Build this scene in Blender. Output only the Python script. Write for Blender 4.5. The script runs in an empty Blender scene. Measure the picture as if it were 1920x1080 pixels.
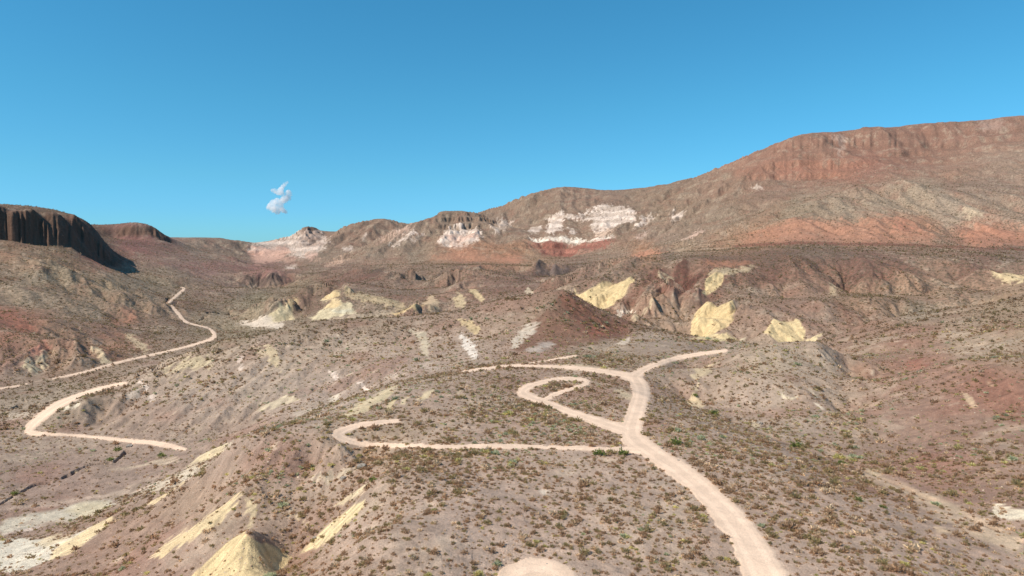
import bpy, math, random, time
import numpy as np
T0 = time.time()
R = math.radians
sc = bpy.context.scene
def link_obj(o): bpy.context.scene.collection.objects.link(o)

# ------------------------------------------------------------------ camera
CAMZ = 60.0                     # drone height above datum
F = 1300.0                      # focal length in 1920-wide pixels
PITCH = math.atan(70.0 / F)     # looking slightly down; horizon on row 470
cam_d = bpy.data.cameras.new("camera")
cam_d.sensor_width = 36.0
cam_d.lens = 36.0 * F / 1920.0
cam_d.clip_start = 0.5
cam_d.clip_end = 60000
cam = bpy.data.objects.new("camera", cam_d)
link_obj(cam)
cam.location = (0, 0, CAMZ)
cam.rotation_euler = (math.pi / 2 - PITCH, 0, 0)
sc.camera = cam

# ------------------------------------------------------------------ sky, sun, exposure
SUN_EL, SUN_AZ = R(46), R(-118)          # azimuth from +Y (view direction), negative = left
sun_vec = (math.sin(SUN_AZ) * math.cos(SUN_EL), math.cos(SUN_AZ) * math.cos(SUN_EL), math.sin(SUN_EL))
w = bpy.data.worlds.new("World"); sc.world = w; w.use_nodes = True
nt = w.node_tree; nt.nodes.clear()
sky = nt.nodes.new('ShaderNodeTexSky'); sky.sky_type = 'NISHITA'
sky.sun_disc = False; sky.sun_elevation = SUN_EL; sky.sun_rotation = SUN_AZ % (2 * math.pi)
sky.altitude = 900; sky.air_density = 1.0; sky.dust_density = 0.3; sky.ozone_density = 2.0
tint = nt.nodes.new('ShaderNodeMix'); tint.data_type = 'RGBA'; tint.blend_type = 'MULTIPLY'
tint.inputs['Factor'].default_value = 1.0
tc = nt.nodes.new('ShaderNodeTexCoord'); sx_ = nt.nodes.new('ShaderNodeSeparateXYZ'); rmp = nt.nodes.new('ShaderNodeValToRGB')
nt.links.new(tc.outputs['Generated'], sx_.inputs[0]); nt.links.new(sx_.outputs['Z'], rmp.inputs[0])
els = [(0.0, (.26, .63, .97)), (.055, (.27, .66, .96)), (.10, (.285, .71, .88)), (.2, (.28, .79, .90)), (.34, (.27, .85, .96)), (.7, (.40, .88, .96))]
while len(rmp.color_ramp.elements) < len(els): rmp.color_ramp.elements.new(.5)
for e, (p, c) in zip(rmp.color_ramp.elements, els): e.position = p; e.color = (*c, 1)
nt.links.new(rmp.outputs[0], tint.inputs[7])
bg = nt.nodes.new('ShaderNodeBackground'); bg.inputs[1].default_value = 0.138
out = nt.nodes.new('ShaderNodeOutputWorld')
nt.links.new(sky.outputs[0], tint.inputs[6]); nt.links.new(tint.outputs[2], bg.inputs[0]); nt.links.new(bg.outputs[0], out.inputs[0])
sd = bpy.data.lights.new("sun", 'SUN'); sd.energy = 4.8; sd.angle = R(0.53); sd.color = (1.0, 0.92, 0.80)
sun = bpy.data.objects.new("sun", sd); link_obj(sun)
from mathutils import Vector
sun.rotation_euler = Vector(sun_vec).to_track_quat('Z', 'Y').to_euler()
sc.view_settings.view_transform = 'Standard'; sc.view_settings.look = 'None'
sc.view_settings.exposure = 0.12; sc.view_settings.gamma = 1.0
sc.cycles.max_bounces = 10; sc.cycles.volume_bounces = 10; sc.cycles.diffuse_bounces = 3; sc.cycles.transmission_bounces = 3

# ------------------------------------------------------------------ noise tools
def hash2(ix, iy, seed):
    h = (ix.astype(np.int64) * 374761393 + iy.astype(np.int64) * 668265263 + seed * 1442695041) & 0xffffffff
    h = ((h ^ (h >> 13)) * 1274126177) & 0xffffffff
    return ((h ^ (h >> 16)) & 0xffffff).astype(np.float32) / np.float32(0xffffff)

def vnoise(x, y, seed=0):
    ix = np.floor(x); iy = np.floor(y)
    fx = (x - ix).astype(np.float32); fy = (y - iy).astype(np.float32)
    ix = ix.astype(np.int64); iy = iy.astype(np.int64)
    u = fx * fx * (3 - 2 * fx); v = fy * fy * (3 - 2 * fy)
    a = hash2(ix, iy, seed); b = hash2(ix + 1, iy, seed); c = hash2(ix, iy + 1, seed); d = hash2(ix + 1, iy + 1, seed)
    return (a + (b - a) * u + (c - a) * v + (a - b - c + d) * u * v) * 2 - 1

def fbm(x, y, seed=0, octv=4, gain=0.5):
    s = np.zeros(np.shape(x), np.float32); a = 1.0; t = 0.0
    for i in range(octv):
        s += a * vnoise(x, y, seed + i * 17); t += a
        a *= gain; x, y = (x * 0.8 - y * 0.6) * 2.03, (x * 0.6 + y * 0.8) * 2.03
    return s / t

def erode(px, py, dx, dy, seed):
    """gully noise: stripes that run along the slope; (dx,dy) is the cross-slope direction"""
    ix = np.floor(px); iy = np.floor(py)
    fx = (px - ix).astype(np.float32); fy = (py - iy).astype(np.float32)
    ix = ix.astype(np.int64); iy = iy.astype(np.int64)
    va = np.zeros(px.shape, np.float32); vx = va.copy(); vy = va.copy(); wt = va.copy()
    tau = np.float32(2 * math.pi)
    for i in (-1, 0, 1):
        for j in (-1, 0, 1):
            hx = hash2(ix - i, iy - j, seed) * 0.5 - 0.25; hy = hash2(ix - i, iy - j, seed + 99) * 0.5 - 0.25
            ppx = fx + i - 0.5 - hx; ppy = fy + j - 0.5 - hy
            ww = np.exp(-(ppx * ppx + ppy * ppy) * 2.2)
            mag = (ppx * dx + ppy * dy) * tau
            wt += ww; va += np.cos(mag) * ww
            sn = -np.sin(mag) * ww
            vx += sn * dx; vy += sn * dy
    return va / wt, vx / wt, vy / wt

def sstep(a, b, x):
    t = np.clip((x - a) / (b - a), 0, 1); return t * t * (3 - 2 * t)

# ------------------------------------------------------------------ landform survey points
# each: column, row (1920x1080 frame) and forward distance in metres; turned into real 3D points
SURVEY = """
# foreground bench
930 1080 107, 1150 1080 107, 1400 1080 107, 1000 1000 122, 1250 1000 122, 1480 1000 123, 900 900 151, 1100 900 151, 1300 900 151, 1500 900 152
1000 840 175, 1190 800 197, 800 840 175, 640 830 178, 900 790 203, 1400 840 177, 1050 750 232, 1200 740 241, 1300 790 205
1180 700 283, 1060 692 292, 960 690 296, 870 698 286, 1250 675 317, 1365 656 350, 1300 690 300, 1080 668 328
700 800 196, 760 780 208, 600 820 186, 500 830 188, 440 835 192, 720 900 148, 700 1000 119, 760 1080 104
# small yellow-streaked hill behind the near loop
640 780 214, 700 768 218, 780 750 226, 700 735 250, 750 716 262, 790 710 268, 850 703 276, 800 740 232
# gully behind it
640 752 330, 700 735 325, 560 765 325, 480 780 335, 760 712 320, 830 702 310
# left spurs and gullies of the bench
540 880 176, 470 865 183, 600 875 178, 540 930 165, 660 862 180, 600 930 164, 560 1000 153, 520 1070 141, 690 950 143, 650 1010 134, 610 1080 126
470 905 168, 420 950 163, 380 985 157, 300 1045 154, 470 995 143, 420 1050 142, 390 1080 142, 480 1060 137, 540 1045 146
340 910 202, 260 950 201, 190 990 196, 100 1040 184, 20 1075 177
390 940 184, 300 1000 177, 200 1060 168
# valley floor on the left
0 1060 192, 60 1000 226, 0 985 238, 150 960 250, 250 930 262, 0 920 268, 150 890 285, 300 880 285, 0 860 305, 200 840 322, 340 840 312, 40 815 342, 420 800 335, 0 780 380, 100 760 395, 180 790 362
0 735 440, 120 705 500, 230 705 480, 200 690 530, 320 665 590, 405 632 690, 330 690 520, 380 610 800, 350 600 850, 450 603 850, 500 607 820
# toe and face of the long middle slope
130 790 355, 160 750 372, 240 725 410, 300 750 368, 420 770 345, 350 720 390, 480 720 372, 600 710 368, 700 690 362, 800 680 358, 300 690 425
345 672 440, 430 640 446, 520 622 458, 600 603 470, 700 596 480, 800 588 482, 900 575 484, 960 562 482, 480 680 398, 620 650 422, 760 640 424, 880 640 412
# reddish cone
1060 543 470, 1015 572 452, 1100 575 458, 1045 610 412, 1150 617 440, 1170 628 425, 950 640 376, 1090 640 384, 960 672 340, 1060 660 358, 1120 655 372, 1000 610 415
1130 600 447, 1030 580 440, 1075 600 430
# mounds near the road head
1230 622 430, 1180 640 400, 1300 645 380, 1250 650 370, 1370 640 400, 1200 670 345
# hollow behind middle slope and cone
420 660 560, 560 645 590, 640 643 590, 720 641 590, 820 636 590, 920 628 590, 1000 615 590, 1080 605 585, 1150 612 560, 1190 625 540
420 618 800, 560 612 780, 640 612 760, 720 612 740, 820 612 740, 920 608 720, 1000 605 700, 1080 602 660
# right hand mound, wash and the big right slope
1290 705 310, 1305 752 266, 1370 790 234, 1480 830 205, 1600 870 184, 1700 915 163, 1800 960 145, 1900 1010 130, 1850 1080 112, 1650 1000 124, 1650 1080 106
1340 690 296, 1400 665 302, 1450 650 306, 1540 645 312, 1420 720 266, 1500 720 262, 1500 780 234, 1430 770 246, 1575 700 292, 1555 760 250, 1590 785 248, 1605 720 300, 1610 665 350, 1450 668 372, 1540 664 378, 1360 672 370
1640 760 240, 1700 700 270, 1650 640 360, 1640 605 440, 1720 590 450, 1800 575 455, 1920 548 455, 1800 640 330, 1900 620 320, 1840 672 262, 1920 680 240, 1750 740 235, 1880 760 215, 1800 850 180, 1920 830 180, 1700 830 205, 1900 930 150, 1880 975 138
# slopes behind, with the yellow scars
1190 603 640, 1290 628 590, 1330 641 558, 1400 640 548, 1440 640 540, 1500 650 520, 1535 641 530, 1600 626 556, 1700 616 580, 1800 606 592, 1920 600 600
1240 632 520, 1320 648 470, 1480 658 450, 1640 630 520, 1800 610 530
1480 600 578, 1340 575 648, 1320 600 605, 1380 590 615, 1510 612 560, 1430 620 560
1320 545 700, 1350 520 745, 1400 560 655, 1390 585 612, 1440 530 722, 1470 558 696, 1530 562 640, 1500 520 750, 1560 590 600, 1590 545 736, 1640 520 750, 1660 560 640, 1700 590 615, 1730 555 715, 1790 545 690, 1850 545 730, 1920 530 740, 1900 570 650
1240 530 702, 1212 560 655, 1185 587 622, 1275 560 722, 1280 600 650, 1080 548 745, 1130 578 690, 1190 520 762, 1150 550 722, 1110 585 670
1200 489 835, 1280 487 830, 1330 486 838, 1400 484 842, 1500 481 842, 1550 480 850, 1640 481 845, 1700 484 850, 1790 488 835, 1850 490 838, 1920 494 820
1270 474 1000, 1400 466 1050, 1500 458 1080, 1640 456 1080, 1800 460 1080, 1920 466 1060, 1150 492 1000
# orange band and dome
1440 420 1350, 1560 410 1300, 1700 415 1280, 1790 440 1250, 1900 432 1260, 1920 428 1260, 1350 460 1200, 1250 478 1250, 1500 378 1500, 1600 350 1580, 1690 342 1600, 1790 360 1580, 1760 400 1380, 1860 400 1400, 1920 400 1450, 1880 350 1750
1690 348 1900, 1780 340 2000, 1500 385 1800, 1600 365 1850, 1400 380 2000
# high mesa on the right
1650 328 2150, 1400 330 2400, 1460 335 2350, 1560 332 2300, 1600 300 2400, 1480 300 2470, 1750 310 2350, 1920 300 2100
1360 320 2650, 1410 290 2750, 1480 280 2600, 1440 278 2740, 1468 264 2720, 1505 256 2660, 1600 275 2600, 1750 268 2600, 1920 250 2500, 1480 260 2680, 1540 250 2680, 1640 241 2680, 1750 235 2680, 1850 226 2650, 1920 220 2600
1480 261.5 2850, 1560 251.5 2850, 1640 242.5 2850, 1750 236.5 2850, 1850 227.5 2820, 1920 221.5 2780, 1640 243 3000, 1750 237.5 3000, 1920 223 2950
1350 318 2900, 1320 335 2900, 1290 346 2850, 1240 346 2850, 1170 362 2900
# sky line ridges
1130 357 3000, 1090 351 3000, 1050 351 3000, 1000 367 2900, 950 388 2900, 910 402 2900, 880 396 2420, 845 395 2420, 820 399 2400, 797 410 2350, 775 421 2300, 740 444 2200, 735 412 2760, 700 410 2760, 765 421 2800, 660 424 2680, 625 444 2560, 600 460 2450, 570 478 2300
778 440 2620, 745 456 2480, 712 470 2350, 612 458 2820, 590 472 2700, 900 402 2400, 915 418 2330, 940 440 2220, 965 455 2120, 925 420 2620, 955 438 2500
596 432 3000, 578 426 3000, 560 434 3000, 520 450 3000, 480 460 2950, 465 455 2800, 430 448 2600, 390 449 2500, 340 452 2400
# slopes below the skyline
1050 395 2600, 1150 385 2600, 1000 430 2400, 1100 420 2350, 1200 430 2200, 1000 450 2150, 1100 455 2100, 1050 480 2050, 950 470 2000, 1200 460 1900, 1300 400 2200, 1300 450 1700, 1400 400 1900, 1150 490 1500
860 425 2270, 860 460 2100, 800 450 2150, 850 490 1850, 700 470 2060, 640 468 2350, 680 440 2560, 620 492 2050, 560 465 2600, 500 480 2500, 540 500 2100, 480 485 2400, 780 490 1850, 940 490 1800, 1050 496 1600
# dark plateau edges in the middle distance
600 512 1500, 680 500 1500, 760 496 1480, 840 500 1400, 900 496 1300, 960 503 1300, 1030 500 1350, 1090 500 1300, 1160 505 1150, 1010 503 1290, 1040 503 1290, 1075 504 1290, 1015 514 1273, 1040 518 1271, 1072 515 1273, 700 515 1350, 760 512 1180, 800 532 1190, 700 528 1200, 640 528 1010, 640 550 930
740 545 1050, 840 530 1060, 850 551 940, 880 506 1080, 900 535 960, 960 520 1020, 940 561 840, 1000 548 880, 1040 538 1040, 1060 520 1060, 1020 562 760, 560 572 950, 500 585 920
# small pale cones
628 557 850, 584 597 812, 628 598 800, 668 590 812, 606 577 832, 648 574 832, 628 575 828, 560 582 905, 700 590 810, 620 570 900, 540 570 900, 520 600 840, 570 585 880, 760 585 810, 782 572 800, 800 555 900, 860 550 880, 900 545 900, 830 588 790, 900 580 790, 960 575 780
# left canyon
450 590 950, 500 560 1150, 530 540 1350, 550 528 1480, 475 531 1485, 515 532 1485, 470 515 1505, 510 514 1505, 545 517 1505, 570 514 1540, 560 515 1650, 450 515 1600, 510 515 1600, 440 540 1250, 400 580 950, 380 545 1150, 430 565 1080, 410 515 1500, 560 505 1750, 600 500 1800
# left slope and mesa
60 700 500, 150 690 520, 90 640 545, 200 650 600, 280 630 680, 0 660 520, 0 600 600, 100 600 680, 200 580 780, 300 590 850, 320 560 1050, 340 545 1250, 0 540 780, 120 540 850, 240 530 1050, 330 520 1300, 100 490 980, 0 480 950, 200 500 1150, 300 490 1450, 400 490 1700, 420 480 1900, 480 500 1900
0 453 1055, 60 461 1080, 100 464 1120, 150 469 1190, 0 449 1088, 30 455 1098, 60 459 1110, 95 462 1133, 130 464 1160, 180 470 1260, 210 475 1360
0 388 1105, 50 398 1130, 110 404 1190, 150 412 1260, 172 428 1330, 192 456 1400, 203 474 1450
0 388 1125, 0 389 1200, 30 394 1122, 30 395 1180, 80 402 1165, 0 388.5 1150, 50 399 1175, 110 405.5 1235, 150 414 1305, 180 432 1380
0 388 1400, 50 398 1420, 110 408 1450, 150 425 1480, 190 456 1550, 230 474 1560
215 443 1860, 250 442 1866, 290 444 1898, 313 453 1930, 200 448 1800, 250 450 1790, 300 450 1850, 330 470 1800, 260 470 1600, 190 434 1850, 240 430 1880, 290 432 1920, 318 447 1980, 240 436 2100, 300 440 2150, 190 440 2100, 350 470 2200, 400 475 2300
"""
def ray(px, py):
    x = (px - 960) / F; u = (540 - py) / F
    return np.array([x, math.cos(PITCH) + u * math.sin(PITCH), -math.sin(PITCH) + u * math.cos(PITCH)])
pts = []
for line in SURVEY.splitlines():
    line = line.strip()
    if not line or line[0] == '#': continue
    for tok in line.split(','):
        tok = tok.split()
        if len(tok) == 3:
            px, py, Y = map(float, tok)
            d = ray(px, py); pts.append(d * (Y / d[1]))
pts = np.array(pts)
th = np.arctan2(pts[:, 0], pts[:, 1]); rr = np.hypot(pts[:, 0], pts[:, 1]); tt = pts[:, 2] / rr
ctl = [np.stack([th, np.log(rr), tt], 1)]
ex = []
for a in (-45, -54, -65):                        # ground outside the frame, left
    for yy, z in ((60, -62), (150, -78), (300, -84), (450, -80), (650, -55), (900, 0), (1080, 18), (1110, 58), (1500, 70), (2400, 60), (3400, -60)):
        ex.append((R(a), math.log(yy / math.cos(R(min(abs(a), 54)))), z / yy * math.cos(R(min(abs(a), 54)))))
for a in (44, 53, 64):                           # right
    for yy, z in ((60, -52), (130, -50), (250, -42), (450, -27), (560, -50), (760, -34), (1060, 3), (1260, 42), (1450, 78), (1750, 150), (2100, 268), (2500, 420), (2600, 480), (2900, 500), (4200, 300)):
        ex.append((R(a), math.log(yy / math.cos(R(min(abs(a), 53)))), z / yy * math.cos(R(min(abs(a), 53)))))
for a in range(-36, 37, 9):
    for r, z in ((75, -52 if a > -10 else -60), (45, -51 if a > -10 else -58)):
        ex.append((R(a), math.log(r), z / r))
    for r in ((4200, 6500) if a < 8 else (5200, 7500)):
        ex.append((R(a), math.log(r), (40 if a < 8 else 200) / r - 0.01))
    ex.append((R(a), math.log(12000), -0.006))
for a in (95, 140, 180, -95, -140, -180):
    for r in (60, 200, 600, 2000, 6000):
        ex.append((R(a), math.log(r), -55 / r))
ctl.append(np.array(ex))
ctl = np.concatenate(ctl)
CT, CL, CV = ctl[:, 0], ctl[:, 1], ctl[:, 2]
# the interpolated quantity is elevation tangent t = z / r, after subtracting a flat plain 55 m below the drone
plain = lambda lr: -55.0 / np.exp(lr)
N = len(CT)
def kern(d2): return -np.sqrt(d2 + 0.012 ** 2)
D2 = (CT[:, None] - CT[None]) ** 2 + (CL[:, None] - CL[None]) ** 2
A = np.zeros((N + 1, N + 1)); A[:N, :N] = kern(D2) + np.eye(N) * -0.0; A[:N, N] = 1; A[N, :N] = 1
A[:N, :N] -= np.eye(N) * 0.0006
rhs = np.concatenate([CV - plain(CL), [0]])
W = np.linalg.solve(A, rhs)
TH0, TH1, NT = -math.pi * 1.02, math.pi * 1.02, 0
gth = np.unique(np.concatenate([np.linspace(-math.pi * 1.02, -R(44), 60), np.arange(-R(44), R(44), R(0.28)), np.linspace(R(44), math.pi * 1.02, 60)]))
glr = np.arange(math.log(6), math.log(14000), 0.0085)
G = np.zeros((len(gth), len(glr)), np.float32)
for i in range(0, len(gth), 8):
    a = gth[i:i + 8]
    d2 = (a[:, None, None] - CT) ** 2 + (glr[None, :, None] - CL) ** 2
    G[i:i + 8] = kern(d2) @ W[:N] + W[N]
def blur1(g, ax):
    g = np.moveaxis(g, ax, 0); p = np.concatenate([g[:1], g, g[-1:]]); g = (p[:-2] + 2 * p[1:-1] + p[2:]) / 4
    return np.moveaxis(g, 0, ax)
for _ in range(1): G = blur1(blur1(G, 0), 1)
G = G + plain(glr)[None].astype(np.float32)
dG_lr = np.gradient(G, glr, axis=1).astype(np.float32)
dG_th = np.gradient(G, gth, axis=0).astype(np.float32)
def lookup(arrs, th, lr):
    fi = np.interp(th, gth, np.arange(len(gth))); fj = (lr - glr[0]) / 0.0085
    i = np.clip(fi.astype(np.int32), 0, len(gth) - 2); j = np.clip(fj.astype(np.int32), 0, len(glr) - 2)
    u = (fi - i).astype(np.float32); v = np.clip(fj - j, 0, 1).astype(np.float32)
    return [a[i, j] * (1 - u) * (1 - v) + a[i + 1, j] * u * (1 - v) + a[i, j + 1] * (1 - u) * v + a[i + 1, j + 1] * u * v for a in arrs]
print('rbf', N, time.time() - T0)

# ------------------------------------------------------------------ the terrain grid: columns of azimuth, rows packed where the land rises
NIN, NR = 1420, 1500
side_ = np.concatenate([R(38.5) + R(16) * np.linspace(0, 1, 170)[1:], R(54.5) + (R(180) - R(54.5)) * np.linspace(0, 1, 70)[1:] ** 1.3])
cth = np.concatenate([-side_[::-1], np.linspace(-R(38.5), R(38.5), NIN), side_])
NC = len(cth)
M = 1400
slr = np.linspace(math.log(8), math.log(12000), M)
tgrid = lookup([G], np.repeat(cth, M), np.tile(slr, NC))[0].reshape(NC, M)
dt = np.abs(np.diff(tgrid, axis=1)); dl = slr[1] - slr[0]
wgt = np.sqrt(dt ** 2 + (0.085 * dl) ** 2)
rm = np.exp(0.5 * (slr[1:] + slr[:-1]))
wgt = np.where(rm < 85, 0.0008, wgt) * np.where(rm > 4500, 0.25, 1.0)
wgt = np.maximum(wgt, 0.0)
cs = np.cumsum(np.pad(wgt, ((0, 0), (1, 0))), axis=1)
K = 8
csp = np.cumsum(np.pad(cs / cs[:, -1:], ((K + 1, K), (0, 0)), mode='edge'), axis=0)
cs = (csp[2 * K + 1:] - csp[:-2 * K - 1]) / (2 * K + 1)
LR = np.empty((NC, NR)); q = np.linspace(0, 1, NR)
for c in range(NC): LR[c] = np.interp(q, cs[c] / cs[c, -1], slr)
THG = np.repeat(cth, NR); LRG = LR.ravel()
_r = np.exp(LRG); _a = THG
ml = sstep(1000, 1060, _r) * (1 - sstep(2300, 2500, _r)) * sstep(R(-50), R(-44), _a) * (1 - sstep(R(-26), R(-23), _a))
mr_ = sstep(2000, 2200, _r) * (1 - sstep(2900, 3100, _r)) * sstep(R(17), R(20), _a)
zer = np.zeros_like(_a)
fl = fbm(_a * 45, zer, 601, 2) * .007 + (np.abs(fbm(_a * 170, _r / 90, 602, 3)) - .2) * .009 + fbm(_a * 420, _r / 60, 603, 2) * .003
fr = fbm(_a * 40, zer + 7, 604, 2) * .010 + (np.abs(fbm(_a * 110, zer + 9, 605, 3)) - .2) * .012
_t, _tl, _tt = lookup([G, dG_lr, dG_th], THG, LRG)
_sl = np.hypot(_t + _tl, _tt); _j = NR // 150
stp = sstep(.55, 1.1, _sl).reshape(NC, NR); ker = np.ones(9) / 9
stp = np.clip(np.apply_along_axis(lambda v: np.convolve(v, ker, 'same'), 1, stp).ravel(), 0, 1)
ml = ml * stp; mr_ = mr_ * sstep(.3, .7, _sl) * .8
t0, tl, tt_ = lookup([G, dG_lr, dG_th], THG, LRG + ml * fl + mr_ * fr)
r = np.exp(LRG).astype(np.float64)
X = (r * np.sin(THG)); Y = (r * np.cos(THG)); Z = (r * t0).astype(np.float32)
zr = t0 + tl; za = tt_                                  # dz/dr and (1/r) dz/dtheta
st, ct_ = np.sin(THG).astype(np.float32), np.cos(THG).astype(np.float32)
gx = zr * st + za * ct_; gy = zr * ct_ - za * st
slope = np.hypot(gx, gy)
def project(X, Y, Z):
    d = Y * math.cos(PITCH) - Z * math.sin(PITCH); u = Y * math.sin(PITCH) + Z * math.cos(PITCH)
    d = np.where(d > 1, d, 1)
    return 960 + F * X / d, 540 - F * u / d
PX, PY = project(X, Y, Z)                                 # survey coordinates of each ground point
infr = (Y > 20) & (PX > -860) & (PX < 2780) & (PY < 1500)
print('grid', NC * NR, time.time() - T0)

# ------------------------------------------------------------------ plan outlines (survey coordinates + distance range)
def seg_dist(P0, P1, x, y):
    dx, dy = P1[0] - P0[0], P1[1] - P0[1]; L = dx * dx + dy * dy + 1e-9
    t = np.clip(((x - P0[0]) * dx + (y - P0[1]) * dy) / L, 0, 1)
    return np.hypot(x - P0[0] - t * dx, y - P0[1] - t * dy), t
def poly_sd(poly, x, y):
    d = np.full(x.shape, 1e9, np.float32); ins = np.zeros(x.shape, bool); n = len(poly)
    for i in range(n):
        a, b = poly[i], poly[(i + 1) % n]
        d = np.minimum(d, seg_dist(a, b, x, y)[0])
        if a[1] != b[1]:
            c = ((a[1] > y) != (b[1] > y)) & (x < (b[0] - a[0]) * (y - a[1]) / (b[1] - a[1]) + a[0]); ins ^= c
    return np.where(ins, d, -d)
def spline(pts, n=8):
    p = np.array(pts, float); p = np.vstack([2 * p[0] - p[1], p, 2 * p[-1] - p[-2]]); o = []
    for i in range(1, len(p) - 2):
        for k in range(n):
            t = k / n
            o.append(0.5 * (2 * p[i] + (p[i + 1] - p[i - 1]) * t + (2 * p[i - 1] - 5 * p[i] + 4 * p[i + 1] - p[i + 2]) * t * t + (3 * p[i] - p[i - 1] - 3 * p[i + 1] + p[i + 2]) * t ** 3))
    o.append(p[-2]); return o
def sel(x0, x1, y0, y1, Y0, Y1):
    return np.nonzero(infr & (PX > x0) & (PX < x1) & (PY > y0) & (PY < y1) & (Y > Y0) & (Y < Y1))[0]
wob = fbm(X / 9, Y / 9, 5, 4); wob2 = fbm(X / 9 + 50, Y / 9, 9, 4)

# roads: column, row, half width across the track (in columns); vertical half width follows from foreshortening
ROADS = {
 'main': [
  [(1450, 1110, 50), (1425, 1060, 42), (1385, 990, 33), (1330, 930, 27), (1270, 880, 24), (1215, 843, 22), (1185, 815, 24), (1195, 770, 19), (1203, 735, 18), (1190, 708, 16)],
  [(1190, 706, 14), (1215, 690, 8), (1260, 674, 6), (1310, 664, 5), (1360, 657, 4)],
  [(1190, 708, 12), (1140, 698, 7), (1090, 691, 5), (1030, 687, 4), (970, 686, 3.2), (910, 691, 3.2), (862, 698, 3)],
  [(935, 688, 2.5), (1000, 680, 2), (1080, 667, 2)],
  [(1190, 812, 18), (1150, 800, 14), (1090, 780, 11), (1040, 762, 10), (995, 745, 11), (980, 735, 12), (995, 724, 9), (1030, 714, 6), (1070, 710, 5), (1098, 713, 5), (1098, 720, 5), (1070, 729, 5), (1040, 740, 6), (1020, 750, 6)],
  [(1200, 845, 12), (1140, 842, 6.5), (1050, 839, 6), (950, 837, 6), (850, 837, 6), (760, 836, 6.5), (690, 833, 8), (645, 824, 10), (635, 812, 12), (665, 800, 9), (710, 793, 8), (745, 789, 5)],
 ],
 'valley': [
  [(345, 842, 6), (300, 832, 10), (240, 826, 6), (180, 820, 6), (120, 815, 5), (60, 812, 10), (58, 800, 14), (80, 780, 16), (105, 762, 16), (140, 745, 11), (190, 728, 7), (235, 718, 4)],
  [(-20, 732, 3), (30, 724, 2.5), (62, 717, .2), (90, 712, .2), (120, 706, 2.6), (165, 696, 3), (220, 680, 3.2), (290, 664, 3.2), (350, 650, 3.2), (395, 636, 5), (402, 628, 6), (392, 616, 3.4), (370, 610, 2.6), (348, 603, 4), (334, 588, 4), (322, 574, 3)],
  [(318, 566, 2.5), (332, 553, 3.2), (345, 542, 2.8), (338, 539, 1.2)],
 ],
 'pad': [[(965, 1092, 36), (1005, 1084, 62), (1050, 1094, 36)]],
}
RGATE = {'main': (90, 420), 'valley': (250, 1500), 'pad': (80, 130)}
road_m = np.full(X.shape, -99.0, np.float32); road_id = np.zeros(X.shape, np.int8); road_l = np.ones(X.shape, np.float32)
for k, (name, lines) in enumerate(ROADS.items()):
    for ln in lines:
        sp = spline(ln, 6); a = np.array(sp)
        idx = sel(a[:, 0].min() - 80, a[:, 0].max() + 80, a[:, 1].min() - 50, a[:, 1].max() + 60, *RGATE[name])
        x = PX[idx]; y = PY[idx]; best = np.full(len(idx), -99.0, np.float32); bl = np.ones(len(idx), np.float32)
        asp = 1.35 if name != 'pad' else 1.7
        for i in range(len(sp) - 1):
            dist, t = seg_dist((sp[i][0], sp[i][1] * asp), (sp[i + 1][0], sp[i + 1][1] * asp), x, y * asp)
            hw = (sp[i][2] + (sp[i + 1][2] - sp[i][2]) * t) * (.93 if name == 'main' else .6 if name == 'valley' else 1)
            val = (hw - dist).astype(np.float32); up = val > best; best = np.where(up, val, best); bl = np.where(up, (dist / hw).astype(np.float32), bl)
        better = best > road_m[idx]
        road_m[idx[better]] = best[better]; road_id[idx[better]] = k + 1; road_l[idx[better]] = bl[better]
# pixels -> metres
road_mm = road_m * r.astype(np.float32) / F + wob * 0.55 + fbm(X / 1.5, Y / 1.5, 77, 3) * 0.5 - .1
ONROAD = sstep(-0.35, 0.35, road_mm); NEARROAD = sstep(-9, 0, road_mm)

# arroyo cut banks and gullies: (polyline with half width), depth m, gate
CUTS = [
 ([(-10, 782, 5), (20, 768, 5), (45, 752, 3)], 5, 300, 480), ([(-10, 952, 3), (30, 928, 4), (60, 910, 5), (95, 904, 4)], 3, 200, 350),
 ([(120, 895, 4), (140, 885, 6), (165, 872, 3), (205, 868, 3)], 3, 200, 350), ([(215, 865, 3), (235, 848, 5), (250, 832, 5)], 3, 200, 360),
 ([(195, 716, 2), (270, 700, 3), (300, 686, 4), (325, 676, 4), (380, 655, 2)], 5, 430, 640), ([(375, 600, 2), (390, 591, 4), (430, 582, 2)], 7, 700, 1000),
 ([(305, 566, 3), (316, 560, 3)], 6, 800, 1300),
 ([(1370, 790, 7), (1480, 832, 6), (1600, 872, 6), (1700, 915, 8), (1800, 962, 8), (1920, 1015, 9)], .5, 100, 330),
]
CUT = np.zeros(X.shape, np.float32); CUTD = np.zeros(X.shape, np.float32)
for ln, dep, Y0, Y1 in CUTS:
    sp = spline(ln, 5); a = np.array(sp)
    idx = sel(a[:, 0].min() - 30, a[:, 0].max() + 30, a[:, 1].min() - 20, a[:, 1].max() + 20, Y0, Y1)
    m = np.zeros(len(idx), np.float32)
    for i in range(len(sp) - 1):
        dist, t = seg_dist((sp[i][0], sp[i][1] * 1.5), (sp[i + 1][0], sp[i + 1][1] * 1.5), PX[idx] + wob[idx] * 5, PY[idx] * 1.5)
        m = np.maximum(m, 1 - sstep(0.6, 1.3, dist / .62 / (sp[i][2] + (sp[i + 1][2] - sp[i][2]) * t)))
    m *= sstep(-.35, .05, fbm(X[idx] / 6, Y[idx] / 6, 222, 3))
    CUT[idx] = np.maximum(CUT[idx], m); CUTD[idx] = np.maximum(CUTD[idx], m * dep)

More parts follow.
